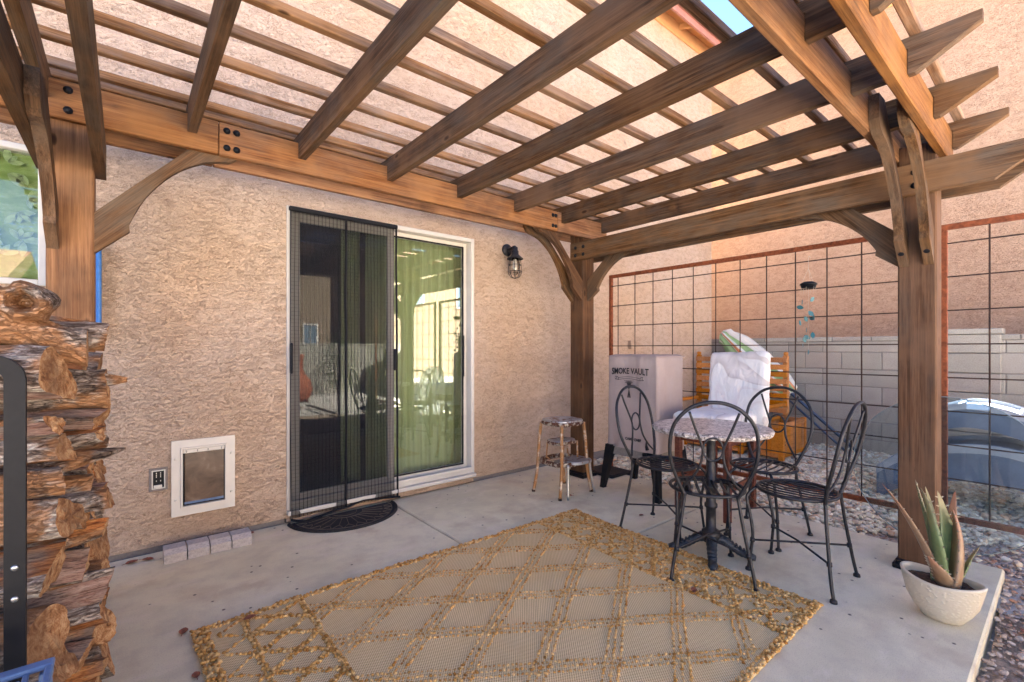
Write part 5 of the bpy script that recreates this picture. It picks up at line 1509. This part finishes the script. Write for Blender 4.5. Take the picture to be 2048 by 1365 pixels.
# ------------------------------------------------------------------ firewood rack and logs
rk = thing('firewood_rack', 'black flat steel firewood rack with rounded corners at the left edge', 'rack', (-.42, 2.3, 0))
def rp(mb, name, mat='black', **kw):
    o = mb.build(name, mat, rk, **kw); o.location = (.42, -2.3, 0); return o
def bent(y, name):
    xo, xi, zt = -.197, -.62, 1.165; r_ = .045; P = [(xo - .02, y, 0.0), (xo - .02, y, zt - r_)]
    for q in range(1, 7): a = R(q * 15); P.append((xo - .02 - r_ + r_ * math.cos(a), y, zt - r_ + r_ * math.sin(a)))
    for q in range(0, 6): a = R(90 + q * 15 + 15); P.append((xi + r_ + r_ * math.cos(a), y, zt - r_ + r_ * math.sin(a)))
    P += [(xi, y, zt - r_), (xi, y, 0)]
    m = MB(); vs = []; fs = []; hw = .0195; hy = .012
    for i, p in enumerate(P):
        a_ = Vector(P[max(i - 1, 0)]); b_ = Vector(P[min(i + 1, len(P) - 1)]); t = (b_ - a_).normalized(); nrm = Vector((t.z, 0, -t.x))
        p = Vector(p)
        for s, u in ((1, -1), (-1, -1), (-1, 1), (1, 1)): vs.append(p + nrm * hw * s + Vector((0, hy * u, 0)))
    for i in range(len(P) - 1):
        for k in range(4): l = (k + 1) % 4; fs.append((i * 4 + k, i * 4 + l, i * 4 + 4 + l, i * 4 + 4 + k))
    fs += [(0, 1, 2, 3)[::-1], tuple(len(P) * 4 - 4 + k for k in range(4))]
    m.add(vs, [f[::-1] for f in fs]); rp(m, 'end_frame')
bent(1.74, 'a'); bent(2.80, 'b')
for x in (-.24, -.60): rp(MB().box(x - .018, x + .018, 1.753, 2.787, .09, .13, .003), 'bottom_rail')
for z in (.64, .56):
    M_ = Matrix.Translation((-.217, 1.728, z)) @ Matrix.Rotation(R(90), 4, 'X'); rp(MB().lathe([(.0075, 0), (.007, .003), (.003, .004)], n=14, M=M_), 'screw', 'steel', smooth=True)
LOGN = {}
ORD = ['lowest', 'second', 'third', 'fourth', 'fifth', 'sixth', 'seventh', 'eighth', 'ninth', 'tenth', 'eleventh', 'twelfth', 'thirteenth', 'fourteenth', 'fifteenth', 'sixteenth', 'seventeenth', 'eighteenth', 'nineteenth', 'twentieth', 'twenty first', 'twenty second', 'twenty third', 'twenty fourth']
COLN = ['nearest', 'second nearest', 'third nearest', 'middle', 'next to last', 'rearmost']
def log(x0, x1, y, z, r_, seed, kind=0, sq=1.0, tilt=0.0, yaw=0.0, taper=1.0, label=None, bk=None):
    global LOGN
    rd = random.Random(seed); ns = 30; rows = 26
    # cross-section: a split wedge or a round; split planes cut the circle flat
    cuts = []
    if kind != 1:
        a0 = rd.random() * 6.28 if kind == 0 else kind
        cuts = [(a0, .30 + .25 * rd.random()), (a0 + 1.9 + rd.random() * .8, .45 + .3 * rd.random())]
    e1 = .02 + .22 * rd.random(); e2 = (rd.random() - .5) * .7
    if taper < .5: e1 = e2 = 0
    m = MB(); vs = []; L = x1 - x0; mats = []
    sec = []
    for k in range(ns):
        a = 2 * math.pi * k / ns; rr = 1.0; sp_f = 0
        for ca, cd in cuts:
            c_ = math.cos(a - ca)
            if c_ > 1e-3 and cd / c_ < rr: rr = cd / c_; sp_f = 1
        sec.append((a, rr, sp_f))
    off = Vector((rd.random() * 50, rd.random() * 50, rd.random() * 50))
    for j in range(rows + 1):
        t = j / rows; x = -L / 2 + L * t
        for a, rr, f_ in sec:
            tw = .12 * math.sin(t * 2 + seed)
            q = Vector((x * 4, math.cos(a) * 1.6, math.sin(a) * 1.6)) + off
            q2 = Vector((x * 9, math.cos(a) * 7, math.sin(a) * 7)) + off
            q3 = Vector((x * 24, math.cos(a) * 14, math.sin(a) * 14)) + off
            k_ = 1 + .16 * noise.noise(q) + .07 * noise.noise(q2) + .04 * noise.noise(q3)
            rad = r_ * rr * k_ * (1 - (1 - taper) * t ** 3.0)
            yy_, zz_ = rad * math.cos(a + tw), rad * math.sin(a + tw) * sq
            ex = x
            if j == rows: ex += e1 * yy_ + e2 * zz_ + .005 * noise.noise(q3)
            elif j == rows - 1: ex += .6 * (e1 * yy_ + e2 * zz_)
            vs.append((ex, rad * math.cos(a + tw), rad * math.sin(a + tw) * sq))
    fs = []; mi = []
    for j in range(rows):
        for k in range(ns):
            l = (k + 1) % ns; fs.append((j * ns + k, j * ns + l, (j + 1) * ns + l, (j + 1) * ns + k)[::-1]); mi.append(1 if (sec[k][2] and sec[l][2]) else 0)
    c0_ = len(vs); 
    for e in (0, rows):
        ring = []; base_r = [Vector(vs[e * ns + k]) for k in range(ns)]; cen_v = sum(base_r, Vector((0, 0, 0))) / ns
        for k in range(ns):
            v = cen_v + (base_r[k] - cen_v) * .5; v.x += .004 * noise.noise(v * 60); ring.append(len(vs)); vs.append(tuple(v))
        cen = len(vs); vs.append(tuple(cen_v))
        for k in range(ns):
            l = (k + 1) % ns; q = (e * ns + k, e * ns + l, ring[l], ring[k]); fs.append(q[::-1] if e else q); mi.append(2)
            q = (ring[k], ring[l], cen); fs.append(q[::-1] if e else q); mi.append(2)
    m.v = vs; m.f = [f[::-1] for f in fs]; m.mi = mi
    bk = bk or rd.choice(['bark', 'bark', 'bark_grey']); o = m.build('split_log', [bk, rd.choice(['split', 'split', 'split_pink']), 'endg'], None, smooth=False)
    o.location = ((x0 + x1) / 2, y, z); o.rotation_euler = (rd.random() * 6.28 if kind == 1 else 0, tilt, yaw)
    if not label:
        col_ = 0 if y < 1.97 else 1 if y < 2.12 else 2 if y < 2.27 else 3 if y < 2.45 else 4 if y < 2.62 else 5
        LOGN[col_] = LOGN.get(col_, 0) + 1
        label = 'split log %s in the %s column of the firewood stack' % (ORD[LOGN[col_] - 1] + ' from the bottom', COLN[col_])
    o['label'] = label; o['category'] = 'firewood log'; o['group'] = 'split logs stacked in the rack'
    return o
# the near column, from the top down, as the photo shows it
near = [  # right end, z, radius, cut angle (1 = round), squash, taper, bark, label
    (-.145, 1.120, .098, 4.4, .92, 1.0, 'bark_grey', 'big grey topped log with raw orange underside, its end level with the rack corner'),
    (-.150, .985, .048, 1.4, .8, 1.0, 'bark', 'slim dark log squeezed under the big grey topped one'),
    (-.128, .905, .060, 4.6, .85, 1.0, 'bark_grey', 'weathered grey log with a bright sawn end below the rack corner'),
    (-.135, .820, .042, 1, .9, 1.0, 'bark', 'round orange ended log above the silvery knotted one'),
    (-.117, .715, .088, 4.7, .92, 1.0, 'bark_grey', 'big silvery log with a knot at mid height of the stack'),
    (-.155, .560, .092, 1.9, .9, 1.0, 'bark_grey', 'pale peeled log beside the rack screws'),
    (-.160, .400, .085, 1, .9, 1.0, 'bark', 'thick log with cracked grey bark low in the stack'),
    (-.128, .270, .070, 4.5, .9, 1.0, 'bark', 'ridged bark log just above the blue crate'),
    (-.140, .160, .062, 1.8, .9, 1.0, 'bark', None), (-.150, .06, .058, 1, .9, 1.0, 'bark', None)]
for i, (x1, z, r_, kd_, sq, tp_, bk_, lb) in enumerate(near):
    log(x1 - .40, x1, 1.875 + .015 * (i % 3), z, r_, 20 + i, kd_, sq, (.03, -.05, .02, -.03)[i % 4], (-.10, -.22, -.08, -.16, -.05)[i % 5], tp_, lb, bk_)
rd = random.Random(9)
z = .07; i = 0
while z < 1.06:
    r_ = .036 + .032 * rd.random()
    log(-.46, -.095 + rd.random() * .06, 2.035 + .02 * rd.random(), z + r_ * .4, r_, 60 + i, rd.choice([0, 0, 0, 0, 1]), .9, (rd.random() - .5) * .24, .1 -.45 * rd.random(), 1.0 if rd.random() < .7 else .55); z += r_ * 1.55; i += 1
z = .08
while z < 1.10:
    r_ = .050 + .032 * rd.random()
    log(-.48, -.09 + rd.random() * .05, 2.185 + .03 * rd.random(), z + r_ * .4, r_, 90 + i, rd.choice([0, 0, 1, 0]), .9, (rd.random() - .5) * .16, -.30 * rd.random(), 1.0 if rd.random() < .6 else .5); z += r_ * 1.5; i += 1
for y in (2.36, 2.54, 2.70):
    z = .08
    while z < 1.12:
        r_ = .062 + .03 * rd.random(); log(-.50, -.12 + rd.random() * .05, y, z + r_ * .4, r_, 130 + i, rd.choice([0, 1]), .9); z += r_ * 1.6; i += 1
# the odd ones that stick out
log(-.40, -.045, 2.06, 1.245, .046, 301, 1, 1, .03, -.16, 1, 'round log with a hollow pale end jutting out near the top of the stack')
log(-.36, .005, 2.03, 1.100, .046, 302, 1, .9, .02, -.04, .18, 'thin charred log with a splintered tip pointing at the wall')
log(-.36, .002, 2.00, .845, .058, 303, 1, .62, -.14, 0, .10, 'silvery splinter log with a pointed tip below mid height')
log(-.40, -.035, 2.00, .700, .068, 304, 4.6, .85, 0, .05, .9, 'grey log with an orange frayed end level with the outlet box')
log(-.42, -.05, 2.02, .33, .058, 305, 4.1, .9, 0, 0, 1)
log(-.36, -.085, 2.13, 1.275, .085, 306, 1.6, .95, .10, .0, .9, 'rough orange slab log leaning at the back of the stack top')
# gnarled top log with a hollow
t = MB(); n = 26; vs = []; fs = []
def gn(j, k, a, t_): return 1 + .25 * noise.noise(Vector((math.cos(a) * 1.5, math.sin(a) * 1.5, t_ * 5))) + .14 * noise.noise(Vector((math.cos(a) * 6, math.sin(a) * 6, t_ * 14)))
gl = thing('gnarled_log', 'gnarled dark log with a big hollow knot crowning the firewood stack', 'firewood log', (-.26, 1.93, 1.26), 0, 'split logs stacked in the rack')
P = bezier([(-.24, .0, .02), (-.12, .0, .045), (-.01, -.005, .035), (.08, -.01, -.030), (.172, -.01, -.062)], 6); N = len(P)
rr_ = [.060, .078, .088, .070, .056, .054]
for j, p in enumerate(P):
    t_ = j / (N - 1); f = t_ * 5; i0 = min(4, int(f)); r0 = rr_[i0] + (rr_[i0 + 1] - rr_[i0]) * (f - i0)
    for k in range(n):
        a = 2 * math.pi * k / n; r1 = r0 * gn(j, k, a, t_); vs.append((p.x, p.y + r1 * math.cos(a), p.z + r1 * math.sin(a)))
for j in range(N - 1):
    for k in range(n): l = (k + 1) % n; fs.append((j * n + k, j * n + l, (j + 1) * n + l, (j + 1) * n + k))
t.add(vs, fs); t.cur = 1; t.f.append(tuple(range(n))[::-1]); t.mi.append(1); t.f.append(tuple((N - 1) * n + k for k in range(n))); t.mi.append(1)
t.build('trunk', ['bark', 'endg'], gl, smooth=False)
m = MB(); vs = []; fs = []; n = 26; rows = [(.085, .03), (.075, -.035), (.060, -.065), (.044, -.070), (.030, -.045), (.020, -.005), (.002, .0)]
for r_, y in rows:
    for k in range(n):
        a = 2 * math.pi * k / n; q = r_ * (1 + .25 * noise.noise(Vector((math.cos(a) * 2, math.sin(a) * 2, y * 9)))); vs.append((.045 + q * math.cos(a) * .75, y - .035, .070 + q * math.sin(a) * .72))
for j in range(len(rows) - 1):
    for k in range(n): l = (k + 1) % n; fs.append((j * n + k, (j + 1) * n + k, (j + 1) * n + l, j * n + l))
m.add(vs, fs); m.build('hollow_knot', 'bark', gl)

# ------------------------------------------------------------------ blue crate in the corner
cr_ = thing('blue_crate', 'slate blue ribbed plastic crate at the bottom left corner', 'crate', (-.30, 1.33, 0))
kx0, kx1, ky0, ky1, kz = -.50, -.122, 1.18, 1.483, .50
def kp(mb, name, **kw):
    o = mb.build(name, 'crate', cr_, **kw); o.location = (.30, -1.33, 0); return o
kp(MB().box(kx0, kx1, ky1 - .03, ky1, kz - .012, kz, .003), 'rim'); kp(MB().box(kx0, kx1, ky0, ky0 + .012, kz - .03, kz, .003), 'rim')
kp(MB().box(kx1 - .014, kx1, ky0 + .013, ky1 - .031, kz - .02, kz, .003), 'rim'); kp(MB().box(kx0, kx0 + .014, ky0 + .013, ky1 - .031, kz - .02, kz, .003), 'rim')
for zz in [.02 + .068 * q for q in range(7)]:
    kp(MB().box(kx0 + .004, kx1 - .004, ky1 - .012, ky1 - .004, zz, zz + .03, .002), 'slat'); kp(MB().box(kx0 + .004, kx1 - .004, ky0 + .004, ky0 + .012, zz, zz + .03, .002), 'slat')
    kp(MB().box(kx1 - .012, kx1 - .004, ky0 + .013, ky1 - .013, zz, zz + .03, .002), 'slat'); kp(MB().box(kx0 + .004, kx0 + .012, ky0 + .013, ky1 - .013, zz, zz + .03, .002), 'slat')
for x in (kx0 + .005, kx1 - .025):
    for y in (ky0 + .005, ky1 - .025): kp(MB().box(x, x + .018, y + .0, y + .018, .0, kz - .021, .003), 'corner_post')
kp(MB().box(kx0 + .02, kx1 - .02, ky0 + .02, ky1 - .02, .01, .02), 'base')
kp(MB().box(kx1 - .048, kx1 - .038, ky0 + .013, ky1 - .031, kz - .016, kz - .006, .002), 'handle_bar')
kp(MB().box(kx0 + .02, kx1 - .05, ky1 - .06, ky1 - .050, kz - .016, kz - .006, .002), 'handle_bar')

# ------------------------------------------------------------------ fallen leaves
def dry_leaf(x, y, z, s, a, label):
    m = MB(); vs = []; fs = []; n = 7
    for i in range(n + 1):
        t = i / n; w_ = s * .34 * math.sin(math.pi * min(.98, t + .02)) ** .7
        for q in (-1, 0, 1): vs.append(((t - .5) * s, q * w_, .004 + .35 * w_ * abs(q) + .25 * s * (t - .5) ** 2 + .002 * noise.noise(Vector((t * 9, q, s * 100)))))
    for i in range(n):
        for q in (0, 1): b_ = i * 3 + q; fs.append((b_, b_ + 3, b_ + 4, b_ + 1))
    N = len(vs); vs += [(x_, y_, z_ - .0015) for x_, y_, z_ in vs]; fs += [tuple(i_ + N for i_ in f)[::-1] for f in fs]
    m.add(vs, fs)
    m.tube([(-.5 * s - .018, 0, .008), (-.5 * s, 0, .066 * s + .004)], .0012, 4)
    o = m.build('dry_leaf', 'leafdry', None, smooth=True, label=label, category='leaf', group='dry leaves scattered on the patio'); o.location = (x, y, z); o.rotation_euler = (0, 0, a)
dry_leaf(.03, 3.36, .002, .060, .4, 'curled red leaf against the wall left of the pavers, outer one')
dry_leaf(.10, 3.35, .002, .055, -.5, 'curled red leaf touching the paver nearest the firewood')
dry_leaf(.63, 3.40, .002, .045, 1.0, 'red leaf by the wall between pavers and door mat')
dry_leaf(.19, 2.40, .002, .050, 1.3, 'upright curled leaf just off the left corner of the rug')
dry_leaf(.42, 2.30, .020, .048, .1, 'flat red leaf lying on the upper left edge of the rug')
dry_leaf(.20, 2.05, .002, .040, 1.6, 'red leaf beside the left end of the rug at the bottom edge')
dry_leaf(2.13, 1.18, .022, .045, .6, 'small red leaf on the rug by the nearest chair')
dry_leaf(2.85, 1.98, .002, .040, .2, 'small red leaf on the concrete below the smoker')
dry_leaf(2.78, 2.62, .002, .050, 2.0, 'brown leaf under the step stool')
dry_leaf(2.90, .10, -.045, .050, 2.2, 'orange red leaf on the grit beyond the slab edge')
dry_leaf(3.02, .12, -.045, .070, .9, 'dark red leaf on the grit nearest the slab corner')
